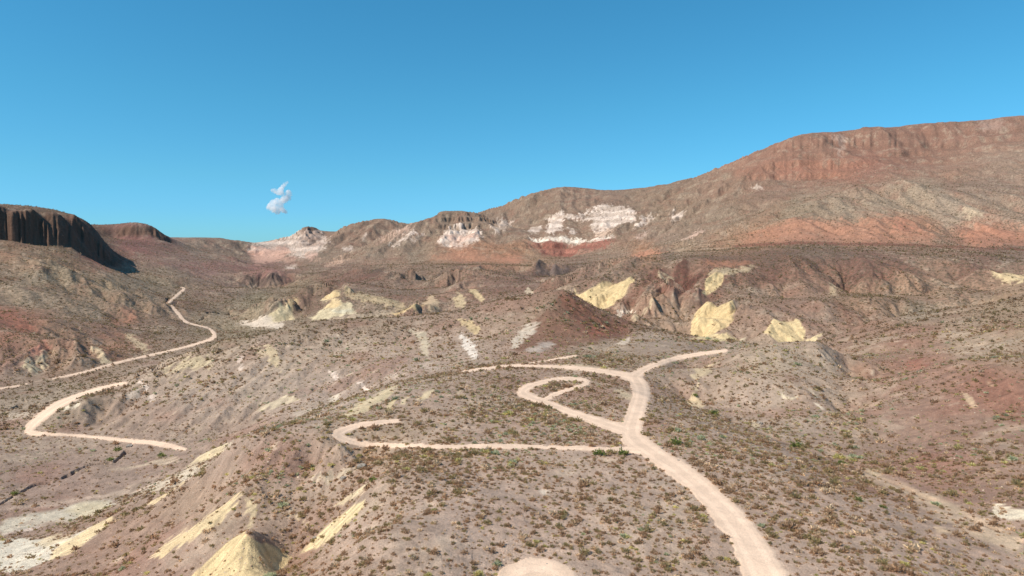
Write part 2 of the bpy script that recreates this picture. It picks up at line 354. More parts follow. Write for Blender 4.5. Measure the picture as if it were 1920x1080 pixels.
# ------------------------------------------------------------------ relief: gullies, ribs and roughness
fade = lambda lo, hi: sstep(lo, hi, r).astype(np.float32)
damp = (1 - NEARROAD * 0.97)
mesa_m = ((1 - sstep(330, 520, PX)) * sstep(960, 1060, Y) * (1 - sstep(2000, 2500, Y)) * (Y > 0)).astype(np.float32)
flat = sstep(0.03, 0.30, slope)
warpx = fbm(X / 300, Y / 300, 3, 2) * 60; warpy = fbm(X / 300 + 9, Y / 300, 4, 2) * 60
GUL = np.zeros(X.shape, np.float32)
rim_m = (sstep(1300, 1500, PX) * sstep(2000, 2300, Y) * (Y > 0)).astype(np.float32)
cx_, cy_ = ray(1060, 580)[0] * 440, 440
cx2, cy2 = ray(628, 580)[0] * 835, 835
calm = 1 - .8 * (1 - sstep(45, 80, np.hypot(X - cx_, Y - cy_)))
calm *= 1 - .85 * (1 - sstep(30, 60, np.hypot(X - cx2, Y - cy2)))
cx3, cy3 = ray(455, 1040)[0] * 143, 143
calm *= 1 - .85 * (1 - sstep(12, 26, np.hypot(X - cx3, Y - cy3)))
farf = 1 - .35 * sstep(1200, 1700, r)
ddx, ddy = gx.copy(), gy.copy()
dz = fbm(X / 60, Y / 60, 21, 5) * np.minimum(r * 0.0045, 6) * (0.25 + flat) * damp * (1 - mesa_m * .6)
for lam, amp, lo, seed in ((260, .06, 1000, 11), (120, .13, 520, 12), (55, .13, 390, 13), (26, .085, 210, 14), (12, .06, 110, 15), (5.5, .05, 60, 16)):
    act = (fade(lo, lo * 1.8) * flat * (1 - sstep(lam * 140, lam * 300, r))).astype(np.float32)
    k = np.nonzero(act > 0.01)[0]
    n = np.hypot(ddx[k], ddy[k]) + 1e-4
    stretch = 1.15
    h, hx, hy = erode((X[k] + warpx[k]) / lam, (Y[k] + warpy[k]) / lam, ((-ddy[k] / n) * stretch).astype(np.float32), ((ddx[k] / n) * stretch).astype(np.float32), seed)
    s = np.clip(n, 0, .9) * act[k] * damp[k] * 1.15 * (1 - mesa_m[k] * (.93 if lam > 100 else .6)) * (1 - rim_m[k] * .6) * (calm[k] * farf[k] if lam > 20 else .4 + .6 * calm[k])
    dz[k] += h * lam * amp * s * 1.6
    ddx[k] += hx * s * 1.2 * amp * 8; ddy[k] += hy * s * 1.2 * amp * 8
    GUL[k] += h * act[k] * (0.5 if lam > 50 else 0.7)
small = (fbm(X / 7, Y / 7, 31, 4) * 0.35 + fbm(X / 1.6, Y / 1.6, 41, 2) * 0.10) * damp
Z0 = Z.copy()
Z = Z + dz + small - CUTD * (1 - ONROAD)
# terraces where hard bands crop out
def band(px0, px1, Y0, Y1, step, amt, seed):
    global Z
    m = (sstep(px0, px0 + 60, PX) * (1 - sstep(px1 - 60, px1, PX)) * (Y > Y0) * (1 - sstep(Y1 - 200, Y1, Y))).astype(np.float32) * sstep(0.25, 0.5, slope)
    zz = (Z + fbm(X / 90, Y / 90, seed, 2) * step * 0.4) / step; f = zz - np.floor(zz)
    Z = Z + m * amt * step * (sstep(0.55, 0.95, f) - f)
band(440, 640, 2000, 3100, 14, 0.8, 52)
band(780, 1320, 1950, 2700, 22, 0.6, 53)
band(1380, 2050, 2300, 2700, 45, 0.4, 54)
print('relief', time.time() - T0)

# ------------------------------------------------------------------ soil and rock colours (as the sun-lit rock looks, sRGB; turned into albedo)
def lin(c):
    c = np.asarray(c, np.float32) / 255.0
    return np.where(c <= 0.04045, c / 12.92, ((c + 0.055) / 1.055) ** 2.4)
ALB = 0.95
def tone(c):
    c = np.asarray(c, np.float32); g = c.mean(-1, keepdims=True)
    return np.clip((g + (c - g) * .76) * np.array([1.05, .992, .943], np.float32), 0, 255)
lin0 = lin
def lin(c): return lin0(tone(c))
SOIL = """
1000 1050 176 154 138, 1200 900 174 152 136, 1000 870 174 152 136, 1400 850 172 150 134, 700 1000 168 146 130, 850 950 174 152 137, 1600 1000 174 152 136, 1800 1050 172 148 132, 1100 760 166 144 128
900 780 166 144 128, 700 820 160 140 120, 560 860 160 136 120, 400 950 156 134 116, 250 1010 152 126 110, 500 1060 152 128 110, 350 1040 152 126 112, 620 960 156 138 122
100 880 152 130 118, 250 900 152 132 120, 60 850 150 130 116, 200 860 154 134 120, 300 780 154 134 120, 450 820 156 136 122, 100 750 150 134 116, 220 670 150 134 114, 440 610 150 136 112, 400 590 150 134 112
300 700 164 146 130, 400 740 162 146 132, 500 720 160 144 130, 500 660 158 140 124, 650 660 160 142 126, 800 640 160 140 124, 900 660 160 142 128, 750 680 160 142 130, 600 740 164 148 136, 880 600 152 130 114, 700 605 150 132 114
1060 560 134 110 92, 1020 600 146 118 98, 1080 610 144 104 84, 1100 590 134 94 74, 1140 615 124 80 64, 970 620 156 134 116, 1000 650 156 124 108
1230 640 152 136 122, 1300 660 156 138 122, 1150 650 156 138 120, 1250 610 156 132 112, 1200 560 148 118 98, 1260 530 122 82 70, 1320 510 124 88 74, 1180 495 130 108 92
1450 680 166 150 130, 1400 740 168 150 134, 1500 740 168 152 134, 1550 690 166 148 130, 1350 720 166 146 128, 1560 740 164 146 128, 1500 790 164 146 130, 1610 700 148 118 100, 1640 760 144 112 96, 1620 650 148 120 102, 1700 640 148 118 100, 1750 700 146 112 96, 1650 720 146 114 98, 1850 640 156 136 116, 1700 590 142 128 110, 1900 580 152 132 108, 1800 800 142 112 96, 1700 830 148 120 104, 1900 750 142 104 86, 1860 730 140 100 84, 1900 880 152 130 114, 1600 820 152 128 112, 1750 850 142 108 94
1420 560 150 124 106, 1480 580 150 120 104, 1500 540 152 124 106, 1600 560 150 120 98, 1700 550 152 122 100, 1600 600 140 106 88, 1850 540 156 130 108, 1560 600 150 126 110, 1780 560 156 130 108
1350 490 124 98 84, 1450 490 122 96 82, 1550 490 122 94 82, 1450 505 112 80 70, 1620 505 112 80 70, 1540 475 124 102 88, 1750 495 140 112 94, 1850 500 120 90 76, 1900 480 124 100 86, 1250 480 122 102 88
1500 435 166 126 102, 1600 435 168 128 104, 1700 430 168 126 102, 1850 440 168 122 100, 1420 450 176 130 100, 1350 460 170 132 104, 1280 465 160 134 110
1600 390 156 138 118, 1700 380 158 140 120, 1780 400 160 142 124, 1500 400 146 128 108, 1880 390 156 134 116, 1850 340 150 124 108, 1900 300 158 132 114
1550 310 156 108 88, 1480 315 154 108 90, 1620 305 150 104 88, 1700 290 140 102 86, 1550 275 138 102 86, 1700 265 138 102 87, 1850 245 140 106 92, 1800 320 152 118 100, 1400 310 150 112 94, 1450 350 140 110 94
1350 340 140 112 94, 1240 360 136 112 94, 1100 370 140 114 98, 1000 390 136 112 94, 1300 420 142 120 102, 1200 400 138 116 98, 1250 450 144 122 106, 1350 410 140 120 102
950 430 136 114 98, 870 415 134 112 96, 700 430 138 112 96, 780 450 138 118 102, 800 475 142 124 106, 700 480 140 122 106, 650 460 140 114 98, 620 480 136 118 102, 600 450 132 110 96
950 480 168 122 94, 880 478 176 124 96, 1000 490 166 134 108, 850 485 160 130 106, 1210 480 180 130 98, 1150 480 148 124 106, 760 490 158 128 108, 700 495 150 122 104
700 515 118 92 80, 640 520 124 96 84, 900 520 124 96 82, 970 540 122 90 78, 1000 530 126 96 84, 780 510 122 98 84, 850 530 130 106 90, 750 540 132 108 94, 900 560 140 108 92, 960 560 142 112 96, 1100 515 120 96 84, 1050 525 124 96 82
560 560 124 100 84, 540 545 138 120 98, 600 540 132 112 94, 480 570 138 128 104, 520 600 146 130 112
480 530 124 104 94, 430 520 138 112 100, 400 495 146 112 104, 350 490 140 112 102, 480 510 146 108 100, 330 475 136 106 96, 260 460 132 92 86, 250 440 120 84 78, 450 470 130 112 98, 400 460 128 110 98
100 480 138 112 88, 200 490 144 100 80, 30 480 138 110 88, 100 520 144 128 106, 200 540 144 128 106, 300 530 138 124 104, 50 560 142 124 104, 150 580 144 124 104, 240 570 140 118 98, 350 520 142 124 106, 300 580 138 116 98
40 610 150 102 82, 10 590 150 94 76, 100 620 144 114 94, 200 620 132 100 84, 280 620 136 106 92, 20 670 144 112 98, 100 670 152 126 106, 200 660 150 116 96, 250 640 146 110 90, 330 630 148 128 110, 370 580 126 104 88, 340 600 120 100 86
100 420 104 80 66, 0 420 104 80 66, 180 450 100 78 66
"""
sp_ = []
for line in SOIL.strip().splitlines():
    for tok in line.split(','): sp_.append(list(map(float, tok.split())))
sp_ = np.array(sp_)
# the soil map is blended on a coarse sheet and looked up per ground point
bx = np.arange(-200, 2130, 12.0); by = np.arange(150, 1300, 8.0)
BX, BY = np.meshgrid(bx, by)
d2 = (BX[..., None] - sp_[:, 0]) ** 2 + ((BY[..., None] - sp_[:, 1]) * 2.0) ** 2
wq = 1.0 / (d2 + 14.0 ** 2) ** 2.1; wq /= wq.sum(-1, keepdims=True)
_c = sp_[:, 2:]; _c = _c + np.clip(130 - _c.mean(1, keepdims=True), 0, 30) * .35
SM = (wq @ lin(_c)).astype(np.float32)
wx = fbm(X / np.maximum(r * .05, 8), Y / np.maximum(r * .05, 8), 61, 4)
wy = fbm(X / np.maximum(r * .05, 8) + 40, Y / np.maximum(r * .05, 8), 62, 4)
sx = np.where(infr, PX, 960 + F * np.clip(np.tan(np.clip(THG, -1.2, 1.2)), -.8, .8)) + wx * 40; sy = np.where(infr, PY, 560) + wy * 16
fi = np.clip((sy - by[0]) / 8.0, 0, len(by) - 1.001); fj = np.clip((sx - bx[0]) / 12.0, 0, len(bx) - 1.001)
ii = fi.astype(int); jj = fj.astype(int); u = (fi - ii)[:, None].astype(np.float32); v = (fj - jj)[:, None].astype(np.float32)
C = SM[ii, jj] * (1 - u) * (1 - v) + SM[ii + 1, jj] * u * (1 - v) + SM[ii, jj + 1] * (1 - u) * v + SM[ii + 1, jj + 1] * u * v
del ii, jj, u, v
VEG = np.full(X.shape, 1.0, np.float32)
VEG *= np.clip(1.25 - slope * 0.9, 0.25, 1) * np.clip(0.95 + fbm(X / 40, Y / 40, 71, 3) * 0.7, 0.3, 1.4)
VEG *= (1 - sstep(0, 0.4, road_mm + 0.3)) * (1 - CUT)
def mixc(idx, col, a):
    C[idx] = C[idx] * (1 - a[:, None]) + lin(col)[None] * a[:, None]
# iron-red, grey and buff mottling that follows ribs and gullies
n1 = fbm(X / 22, Y / 22, 81, 5); n2 = fbm(X / 70, Y / 70, 82, 4); n3 = fbm(X / 4.0, Y / 4.0, 83, 4)
allp = np.arange(len(X))
mixc(allp, (140, 92, 76), sstep(0.12, 0.6, n1 + 0.4 * n2) * 0.38)
mixc(allp, (176, 162, 142), sstep(0.1, 0.6, -n1 + 0.5 * n3) * 0.42)
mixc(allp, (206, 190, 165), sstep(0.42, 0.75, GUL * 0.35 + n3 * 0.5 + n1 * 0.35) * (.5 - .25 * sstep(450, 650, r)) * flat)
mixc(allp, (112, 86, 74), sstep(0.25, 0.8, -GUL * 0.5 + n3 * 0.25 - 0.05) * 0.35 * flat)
ks = np.nonzero(infr)[0]; ST = np.zeros(X.shape, np.float32)
for lam, r0, r1 in ((2.2, 60, 320), (6, 200, 900), (16, 600, 4000)):
    k_ = ks[(r[ks] > r0) & (r[ks] < r1)]; a_ = sstep(r0, r0 * 1.5, r[k_]) * (1 - sstep(r1 * .7, r1, r[k_]))
    n = np.hypot(ddx[k_], ddy[k_]) + 1e-3
    h, _, _ = erode((X[k_] + wob[k_] * lam * .5) / lam, (Y[k_] + wob2[k_] * lam * .5) / lam, (-ddy[k_] / n * 1.1).astype(np.float32), (ddx[k_] / n * 1.1).astype(np.float32), int(lam))
    ST[k_] += (h * a_ * flat[k_]).astype(np.float32)
nS = np.where(r < 700, n3, np.where(r < 1500, fbm(X / 14, Y / 14, 85, 4), fbm(X / 34, Y / 34, 86, 4))).astype(np.float32)
C *= (1 + 0.10 * ST)[:, None]
C *= (1 + 0.16 * n3 + 0.10 * n2)[:, None]

W_, P_, YL, YP, GW, RD, OR, DK, BR, OL = (220, 206, 195), (198, 156, 138), (228, 204, 148), (226, 212, 170), (206, 200, 186), (160, 98, 82), (188, 128, 102), (96, 76, 68), (120, 80, 68), (130, 122, 96)
GG = (186, 190, 172)
# (outline, colour, opacity, feather, distance gate, rib/gully break-up)
SC = [
 # far white and pink cliffs
 ([(465, 458), (520, 449), (560, 434), (598, 432), (612, 446), (606, 468), (588, 482), (566, 486), (540, 476), (500, 484), (478, 470)], W_, .85, 3, (1900, 3300), .7),
 ([(463, 466), (540, 462), (545, 474), (520, 490), (480, 496), (470, 480)], P_, .9, 3, (1800, 3300), .5), ([(570, 474), (596, 470), (594, 486), (578, 488)], P_, .7, 3, (1800, 3300), .5),
 ([(525, 484), (555, 482), (556, 490), (530, 492)], P_, .7, 3, (1700, 3000), .4), ([(535, 500), (555, 498), (556, 504), (538, 505)], W_, .8, 2, (1600, 3000), .2),
 ([(568, 442), (588, 430), (604, 442), (600, 462), (575, 462)], (140, 106, 92), .55, 6, (2400, 3300), .4), ([(568, 432), (580, 423), (598, 432), (580, 436)], (112, 90, 82), .9, 2, (2400, 3300), 0),
 ([(608, 500), (640, 486), (662, 484), (632, 496), (612, 502)], (214, 170, 150), .8, 3, (1500, 2700), .3), ([(640, 466), (660, 464), (662, 470), (648, 472)], W_, .7, 2, (1800, 3000), .2),
 ([(678, 446), (686, 438), (688, 442), (680, 450)], W_, .6, 2, (1800, 3200), 0), ([(715, 440), (745, 428), (770, 432), (740, 446), (712, 452)], (196, 164, 148), .6, 4, (2000, 3200), .8),
 ([(730, 458), (775, 432), (784, 436), (748, 458), (738, 462)], W_, .75, 2, (1800, 3000), .3), ([(770, 452), (792, 434), (796, 436), (776, 454)], W_, .5, 2, (1800, 3000), .3),
 ([(818, 456), (830, 436), (845, 420), (872, 417), (892, 428), (904, 442), (896, 454), (870, 460), (840, 462)], W_, .92, 2, (1800, 2700), .8),
 ([(836, 440), (880, 440), (896, 446), (870, 452), (836, 450)], P_, .55, 3, (1800, 2700), .4), ([(842, 463), (880, 462), (866, 468), (850, 468)], (206, 170, 158), .6, 2, (1700, 2700), .3),
 ([(920, 428), (940, 412), (962, 408), (960, 420), (940, 434), (925, 436)], W_, .75, 3, (1900, 3000), .6),
 ([(1022, 408), (1050, 398), (1080, 406), (1100, 390), (1105, 392), (1086, 412), (1060, 410), (1050, 418), (1058, 432), (1030, 440), (1024, 430), (1030, 414)], W_, .95, 1.5, (1800, 2900), .7),
 ([(1090, 412), (1112, 388), (1135, 384), (1150, 386), (1182, 388), (1192, 402), (1186, 416), (1160, 420), (1140, 432), (1120, 440), (1108, 428), (1112, 412)], W_, .92, 1.5, (1800, 2900), .8),
 ([(992, 430), (1014, 426), (1012, 436), (996, 436)], W_, .85, 1.5, (1800, 2900), .2), ([(1024, 428), (1040, 430), (1040, 440), (1026, 436)], W_, .85, 1.5, (1800, 2900), .2), ([(1066, 428), (1084, 428), (1080, 438), (1068, 438)], W_, .85, 1.5, (1800, 2900), .2),
 ([(991, 448), (1030, 447), (1060, 444), (1120, 446), (1150, 446), (1135, 454), (1080, 455), (1030, 456), (1000, 455)], (232, 222, 208), .95, 1.5, (1700, 2600), .15), ([(1120, 436), (1146, 426), (1150, 436), (1130, 446), (1118, 444)], (222, 190, 172), .8, 2, (1800, 2700), .3),
 ([(1000, 456), (1090, 456), (1150, 450), (1140, 462), (1086, 466), (1070, 482), (1018, 480), (1016, 468)], (158, 92, 78), .95, 2, (1600, 2500), .3),
 ([(1188, 428), (1205, 406), (1234, 398), (1232, 404), (1200, 424)], W_, .85, 2, (1700, 2900), .4), ([(1256, 414), (1262, 396), (1280, 392), (1276, 406), (1260, 416)], W_, .75, 2, (1700, 2900), .5),
 ([(1280, 454), (1306, 432), (1318, 428), (1314, 440), (1290, 460)], (208, 172, 162), .8, 3, (1400, 2600), .4), ([(1190, 444), (1215, 434), (1200, 450)], (200, 176, 164), .6, 3, (1500, 2600), .5),
 ([(1405, 350), (1420, 346), (1430, 352), (1415, 354)], W_, .7, 2, (1700, 3000), .2),
 ([(985, 388), (1020, 385), (1030, 390), (1000, 394)], (106, 88, 82), .6, 3, (2000, 3100), .3), ([(1110, 378), (1170, 376), (1200, 390), (1190, 398), (1180, 388), (1130, 384)], (110, 88, 80), .5, 3, (2000, 3100), .3),
 # orange aprons
 ([(800, 490), (836, 474), (880, 472), (950, 478), (980, 488), (900, 492)], (184, 128, 100), .55, 5, (1350, 2400), .4), ([(920, 482), (960, 478), (1000, 488), (960, 496)], OR, .5, 5, (1200, 2200), .4),
 ([(1168, 488), (1200, 474), (1240, 476), (1260, 482), (1230, 492)], OR, .7, 4, (1000, 1900), .4),
 ([(1380, 458), (1440, 425), (1500, 414), (1600, 412), (1700, 412), (1740, 432), (1760, 456), (1640, 458), (1500, 455)], (182, 124, 98), .6, 4, (1000, 1600), .4),
 ([(1800, 436), (1840, 424), (1925, 428), (1930, 460), (1850, 462), (1810, 456)], (182, 122, 96), .65, 4, (1000, 1700), .35), ([(1670, 420), (1700, 418), (1720, 430), (1690, 432)], (192, 122, 98), .5, 5, (1000, 1700), .3),
 ([(1380, 326), (1440, 302), (1500, 298), (1560, 300), (1620, 298), (1650, 306), (1600, 330), (1500, 332), (1420, 334)], (158, 104, 84), .5, 6, (1900, 2700), .3),
 ([(1370, 459), (1500, 453), (1700, 458), (1930, 466), (1930, 470), (1700, 462), (1500, 458), (1380, 464)], (130, 74, 60), .7, 1.2, (980, 1250), 0),
 ([(1560, 255), (1580, 250), (1590, 262), (1578, 290), (1570, 290), (1574, 268)], (196, 172, 158), .6, 2, (2300, 2700), .3), ([(1830, 226), (1875, 224), (1880, 240), (1840, 244)], (176, 156, 146), .5, 3, (2300, 2700), .4),
 # dark bands
 ([(1275, 492), (1440, 484), (1600, 486), (1720, 492), (1710, 530), (1560, 542), (1440, 530), (1300, 545)], (122, 86, 73), .5, 8, (640, 900), .25),
 ([(1790, 500), (1860, 495), (1870, 540), (1800, 545)], (124, 90, 78), .4, 8, (640, 900), .3),
 ([(1280, 478), (1400, 470), (1520, 466), (1640, 470), (1700, 500), (1650, 510), (1560, 505), (1480, 512), (1380, 490), (1300, 492)], (108, 82, 72), .5, 6, (740, 1150), .3),
 ([(1250, 545), (1262, 505), (1285, 486), (1300, 500), (1310, 530), (1285, 546)], (112, 70, 60), .75, 4, (620, 900), .2), ([(1320, 492), (1400, 488), (1426, 490), (1380, 500), (1330, 502)], (176, 118, 88), .6, 3, (640, 900), .2),
 ([(600, 530), (640, 515), (700, 508), (710, 522), (660, 540), (610, 542)], (114, 78, 70), .6, 5, (1000, 1600), .2), ([(685, 506), (720, 502), (722, 512), (695, 515)], DK, .7, 2, (1300, 1600), .5),
 ([(455, 516), (530, 514), (558, 520), (520, 530), (490, 534), (460, 524)], (92, 74, 72), .85, 3, (1250, 1800), .6), ([(1012, 504), (1070, 504), (1074, 514), (1040, 520), (1010, 512)], (104, 92, 92), .8, 3, (1100, 1400), .6),
 ([(555, 560), (620, 545), (628, 556), (590, 585), (560, 590), (545, 578)], (110, 86, 76), .65, 5, (780, 1050), .2),
 ([(345, 560), (370, 560), (400, 586), (380, 590), (340, 580)], (110, 86, 74), .6, 4, (750, 1300), .2),
 # reds at left
 ([(0, 582), (20, 584), (50, 598), (60, 618), (40, 620), (10, 600)], (168, 100, 80), .5, 6, (400, 900), .4), ([(150, 480), (200, 470), (230, 490), (190, 500)], (158, 84, 70), .5, 6, (700, 1500), .2), ([(200, 590), (245, 588), (260, 600), (220, 604)], (176, 110, 86), .45, 6, (500, 1100), .2),
 ([(60, 660), (75, 640), (95, 636), (85, 650), (62, 672)], (196, 128, 106), .7, 3, (420, 700), .2), ([(150, 640), (240, 655), (250, 680), (215, 680), (180, 660)], (160, 104, 82), .5, 6, (430, 750), .3),
 ([(330, 500), (420, 490), (520, 505), (540, 514), (460, 512), (380, 505)], (148, 100, 96), .5, 6, (1300, 2300), .3), ([(215, 445), (290, 445), (330, 470), (280, 478), (230, 466)], (132, 84, 80), .5, 6, (1400, 2100), .3),
 ([(38, 698), (60, 682), (85, 680), (75, 700)], YP, .85, 4, (420, 650), .5), ([(50, 678), (90, 648), (96, 652), (60, 682)], YP, .6, 3, (420, 650), .4), ([(170, 662), (182, 660), (206, 680), (196, 682)], YP, .7, 2, (430, 700), .4), ([(236, 630), (250, 626), (280, 658), (268, 664)], YP, .6, 3, (430, 800), .4),
 # yellow scars
 ([(1078, 545), (1098, 547), (1140, 530), (1186, 520), (1190, 530), (1170, 552), (1140, 580), (1118, 586), (1100, 572)], (228, 204, 142), .97, 1.5, (600, 900), .05), ([(1100, 572), (1120, 584), (1150, 606), (1140, 604), (1108, 585)], YP, .85, 1.5, (560, 800), .1),
 ([(1144, 598), (1180, 572), (1192, 562), (1188, 574), (1160, 596)], (214, 206, 190), .8, 2, (560, 820), .2), ([(1180, 600), (1220, 572), (1222, 576), (1190, 602)], YP, .5, 2, (560, 820), .3),
 ([(1160, 560), (1215, 520), (1240, 500), (1246, 504), (1212, 540), (1170, 572)], (126, 78, 64), .6, 4, (600, 950), .2), ([(1238, 515), (1255, 505), (1262, 512), (1246, 540)], YP, .55, 3, (650, 950), .4),
 ([(1294, 626), (1300, 600), (1312, 584), (1340, 574), (1372, 568), (1380, 582), (1372, 602), (1350, 622), (1330, 634), (1300, 636)], (228, 202, 138), .96, 2, (430, 680), .08), ([(1292, 636), (1330, 628), (1388, 630), (1370, 640), (1320, 644)], (226, 208, 150), .9, 1.5, (400, 600), .1),
 ([(1316, 558), (1326, 532), (1344, 518), (1360, 516), (1352, 536), (1330, 552)], (228, 204, 142), .93, 1.5, (620, 900), .1), ([(1326, 520), (1340, 504), (1384, 500), (1420, 494), (1400, 506), (1370, 516), (1340, 520)], (204, 188, 150), .7, 2, (650, 950), .4),
 ([(1430, 628), (1446, 606), (1468, 597), (1496, 598), (1510, 614), (1508, 632), (1490, 642), (1460, 640)], (230, 208, 148), .97, 1.5, (420, 600), .05), ([(1478, 653), (1505, 632), (1544, 624), (1528, 642), (1504, 656)], (230, 212, 160), .95, 1.5, (380, 580), .05),
 ([(1372, 634), (1400, 620), (1412, 618), (1392, 634)], (206, 200, 170), .7, 2, (400, 560), .2), ([(1862, 520), (1880, 508), (1924, 506), (1926, 534), (1890, 536)], (224, 206, 154), .8, 3, (650, 950), .4),
 ([(1806, 404), (1830, 396), (1836, 408), (1812, 416)], (206, 190, 160), .6, 4, (1100, 1700), .4), ([(1555, 540), (1568, 540), (1570, 552), (1556, 552)], YP, .5, 3, (500, 800), .3),
 ([(1154, 646), (1168, 638), (1182, 632), (1178, 642), (1170, 648)], (214, 200, 180), .85, 1.5, (330, 470), .1),
 # cones in the middle distance
 ([(582, 596), (604, 574), (622, 559), (640, 562), (664, 580), (668, 590), (630, 598), (600, 600)], (214, 206, 168), .93, 2, (760, 950), .15), ([(606, 574), (622, 558), (636, 560), (644, 570), (622, 576)], (224, 194, 132), .8, 3, (780, 950), .1), ([(622, 582), (660, 580), (664, 588), (630, 590)], GG, .6, 3, (760, 950), .1),
 ([(500, 602), (526, 584), (546, 582), (552, 592), (530, 600), (505, 610)], (224, 212, 166), .9, 2, (740, 950), .1), ([(538, 582), (552, 566), (558, 570), (548, 586)], (206, 182, 132), .8, 2, (740, 980), .1),
 ([(440, 606), (500, 598), (530, 606), (520, 616), (480, 614)], (216, 204, 186), .9, 2.5, (600, 960), .2), ([(580, 604), (660, 596), (760, 582), (720, 596), (620, 604)], (204, 188, 164), .6, 2, (700, 900), .3),
 ([(636, 548), (690, 550), (740, 566), (776, 576), (770, 582), (710, 576), (660, 562)], (206, 188, 142), .65, 2.5, (780, 1100), .4), ([(728, 590), (760, 582), (790, 572), (780, 588), (740, 596)], (214, 190, 130), .85, 2, (700, 880), .15),
 ([(790, 568), (808, 552), (822, 570), (828, 578), (800, 582)], (206, 184, 148), .7, 2, (740, 950), .3), ([(848, 566), (860, 550), (872, 562), (870, 574), (852, 574)], (216, 196, 150), .8, 2, (740, 950), .2), ([(878, 548), (888, 540), (910, 562), (902, 566)], (222, 200, 146), .85, 1.5, (740, 980), .1), ([(984, 546), (990, 538), (1006, 556), (992, 560)], (206, 194, 170), .85, 1.5, (740, 1000), .1),
 # middle slope scars
 ([(762, 618), (782, 614), (800, 630), (806, 664), (800, 672), (786, 650), (778, 632)], (206, 198, 174), .85, 2, (330, 620), .5), ([(858, 602), (880, 600), (898, 615), (901, 636), (886, 628), (866, 614)], (208, 186, 130), .75, 2, (420, 640), .3),
 ([(862, 628), (878, 640), (892, 650), (898, 670), (888, 676), (876, 660), (866, 645)], (216, 212, 204), .85, 2, (330, 600), .3), ([(490, 648), (506, 647), (524, 670), (526, 694), (514, 684), (500, 668)], (206, 190, 150), .8, 2, (380, 600), .5), ([(474, 655), (486, 652), (498, 672), (488, 672)], (200, 186, 150), .5, 2, (380, 600), .5),
 ([(300, 705), (324, 688), (350, 670), (372, 672), (388, 686), (376, 698), (352, 694), (330, 704)], (206, 194, 150), .65, 5, (380, 520), .5), ([(388, 676), (394, 672), (400, 690), (394, 698), (386, 690)], YP, .6, 2, (380, 520), .4),
 ([(230, 745), (246, 732), (276, 740), (262, 748), (238, 752)], (186, 180, 170), .5, 3, (360, 480), .6), ([(262, 718), (268, 714), (276, 732), (270, 734)], W_, .7, 1.5, (360, 500), .2), ([(278, 744), (292, 736), (290, 742), (280, 750)], W_, .6, 1.5, (360, 500), .2), ([(448, 672), (458, 676), (452, 698), (446, 692)], W_, .5, 1.5, (360, 500), .3),
 ([(482, 768), (505, 750), (530, 742), (558, 744), (562, 752), (540, 756), (510, 764), (488, 772)], (206, 196, 168), .85, 2, (320, 460), .3), ([(614, 690), (620, 692), (644, 710), (640, 714), (622, 704)], W_, .7, 1.3, (360, 520), .1), ([(664, 716), (672, 716), (696, 726), (690, 730)], W_, .85, 1.3, (330, 500), .1), ([(610, 748), (636, 738), (636, 748), (614, 752)], (210, 202, 182), .7, 2, (320, 480), .2),
 ([(716, 706), (736, 698), (760, 702), (740, 712), (720, 712)], (190, 180, 164), .5, 3, (320, 420), .3), ([(548, 778), (600, 764), (620, 768), (560, 788)], (196, 186, 170), .6, 3, (300, 420), .6), ([(790, 684), (806, 680), (830, 692), (800, 696)], (176, 166, 156), .5, 4, (320, 420), .3),
 # cone faces
 ([(1058, 546), (1010, 598), (950, 655), (1000, 662), (1060, 652), (1120, 642), (1168, 629), (1112, 580), (1075, 553)], (130, 94, 76), .8, 4, (340, 600), .25),
 ([(1040, 560), (1066, 552), (1100, 580), (1166, 626), (1140, 634), (1110, 640), (1080, 610)], (128, 84, 68), .8, 5, (380, 600), .2), ([(1100, 620), (1130, 612), (1140, 632), (1112, 640)], (158, 92, 72), .6, 6, (400, 600), .2),
 ([(950, 656), (964, 630), (990, 612), (1012, 606), (1000, 624), (972, 650), (955, 670)], (212, 204, 186), .75, 3, (360, 560), .8), ([(980, 662), (1020, 640), (1036, 646), (1000, 668)], (190, 184, 176), .6, 3, (350, 520), .8),
 ([(1000, 655), (1024, 642), (1036, 652), (1010, 666)], (176, 166, 156), .5, 4, (350, 500), .6),
 # hill behind the near loop
 ([(640, 780), (664, 760), (700, 742), (742, 722), (752, 722), (720, 748), (690, 768), (650, 784)], (214, 202, 160), .85, 2, (205, 300), .5), ([(716, 772), (738, 748), (744, 744), (740, 760), (722, 778)], (224, 208, 156), .85, 2, (200, 300), .3), ([(752, 758), (762, 744), (768, 742), (760, 758)], YP, .8, 1.5, (200, 300), .2),
 ([(780, 750), (792, 736), (814, 728), (806, 742), (790, 750)], YP, .85, 2, (200, 300), .4), ([(858, 738), (864, 722), (868, 720), (862, 740)], YP, .5, 2, (200, 300), .2),
 # wash and right mound
 ([(1290, 708), (1310, 690), (1345, 672), (1360, 666), (1340, 688), (1316, 706)], (206, 190, 148), .7, 3, (260, 380), .4), ([(1280, 752), (1300, 742), (1320, 756), (1318, 768), (1290, 762)], (226, 206, 160), .85, 3, (220, 300), .3), ([(1300, 730), (1308, 722), (1310, 736), (1300, 738)], YP, .7, 2, (220, 320), .2),
 ([(1412, 790), (1424, 786), (1426, 798), (1414, 802)], YP, .7, 2, (200, 260), .3), ([(1462, 738), (1480, 746), (1498, 742), (1486, 750), (1468, 748)], (220, 208, 176), .8, 2, (220, 330), .1), ([(1512, 724), (1522, 728), (1536, 744), (1528, 742)], (214, 200, 176), .8, 1.5, (220, 330), .1), ([(1524, 754), (1532, 756), (1546, 768), (1538, 766)], (222, 212, 190), .85, 1.5, (210, 330), .1),
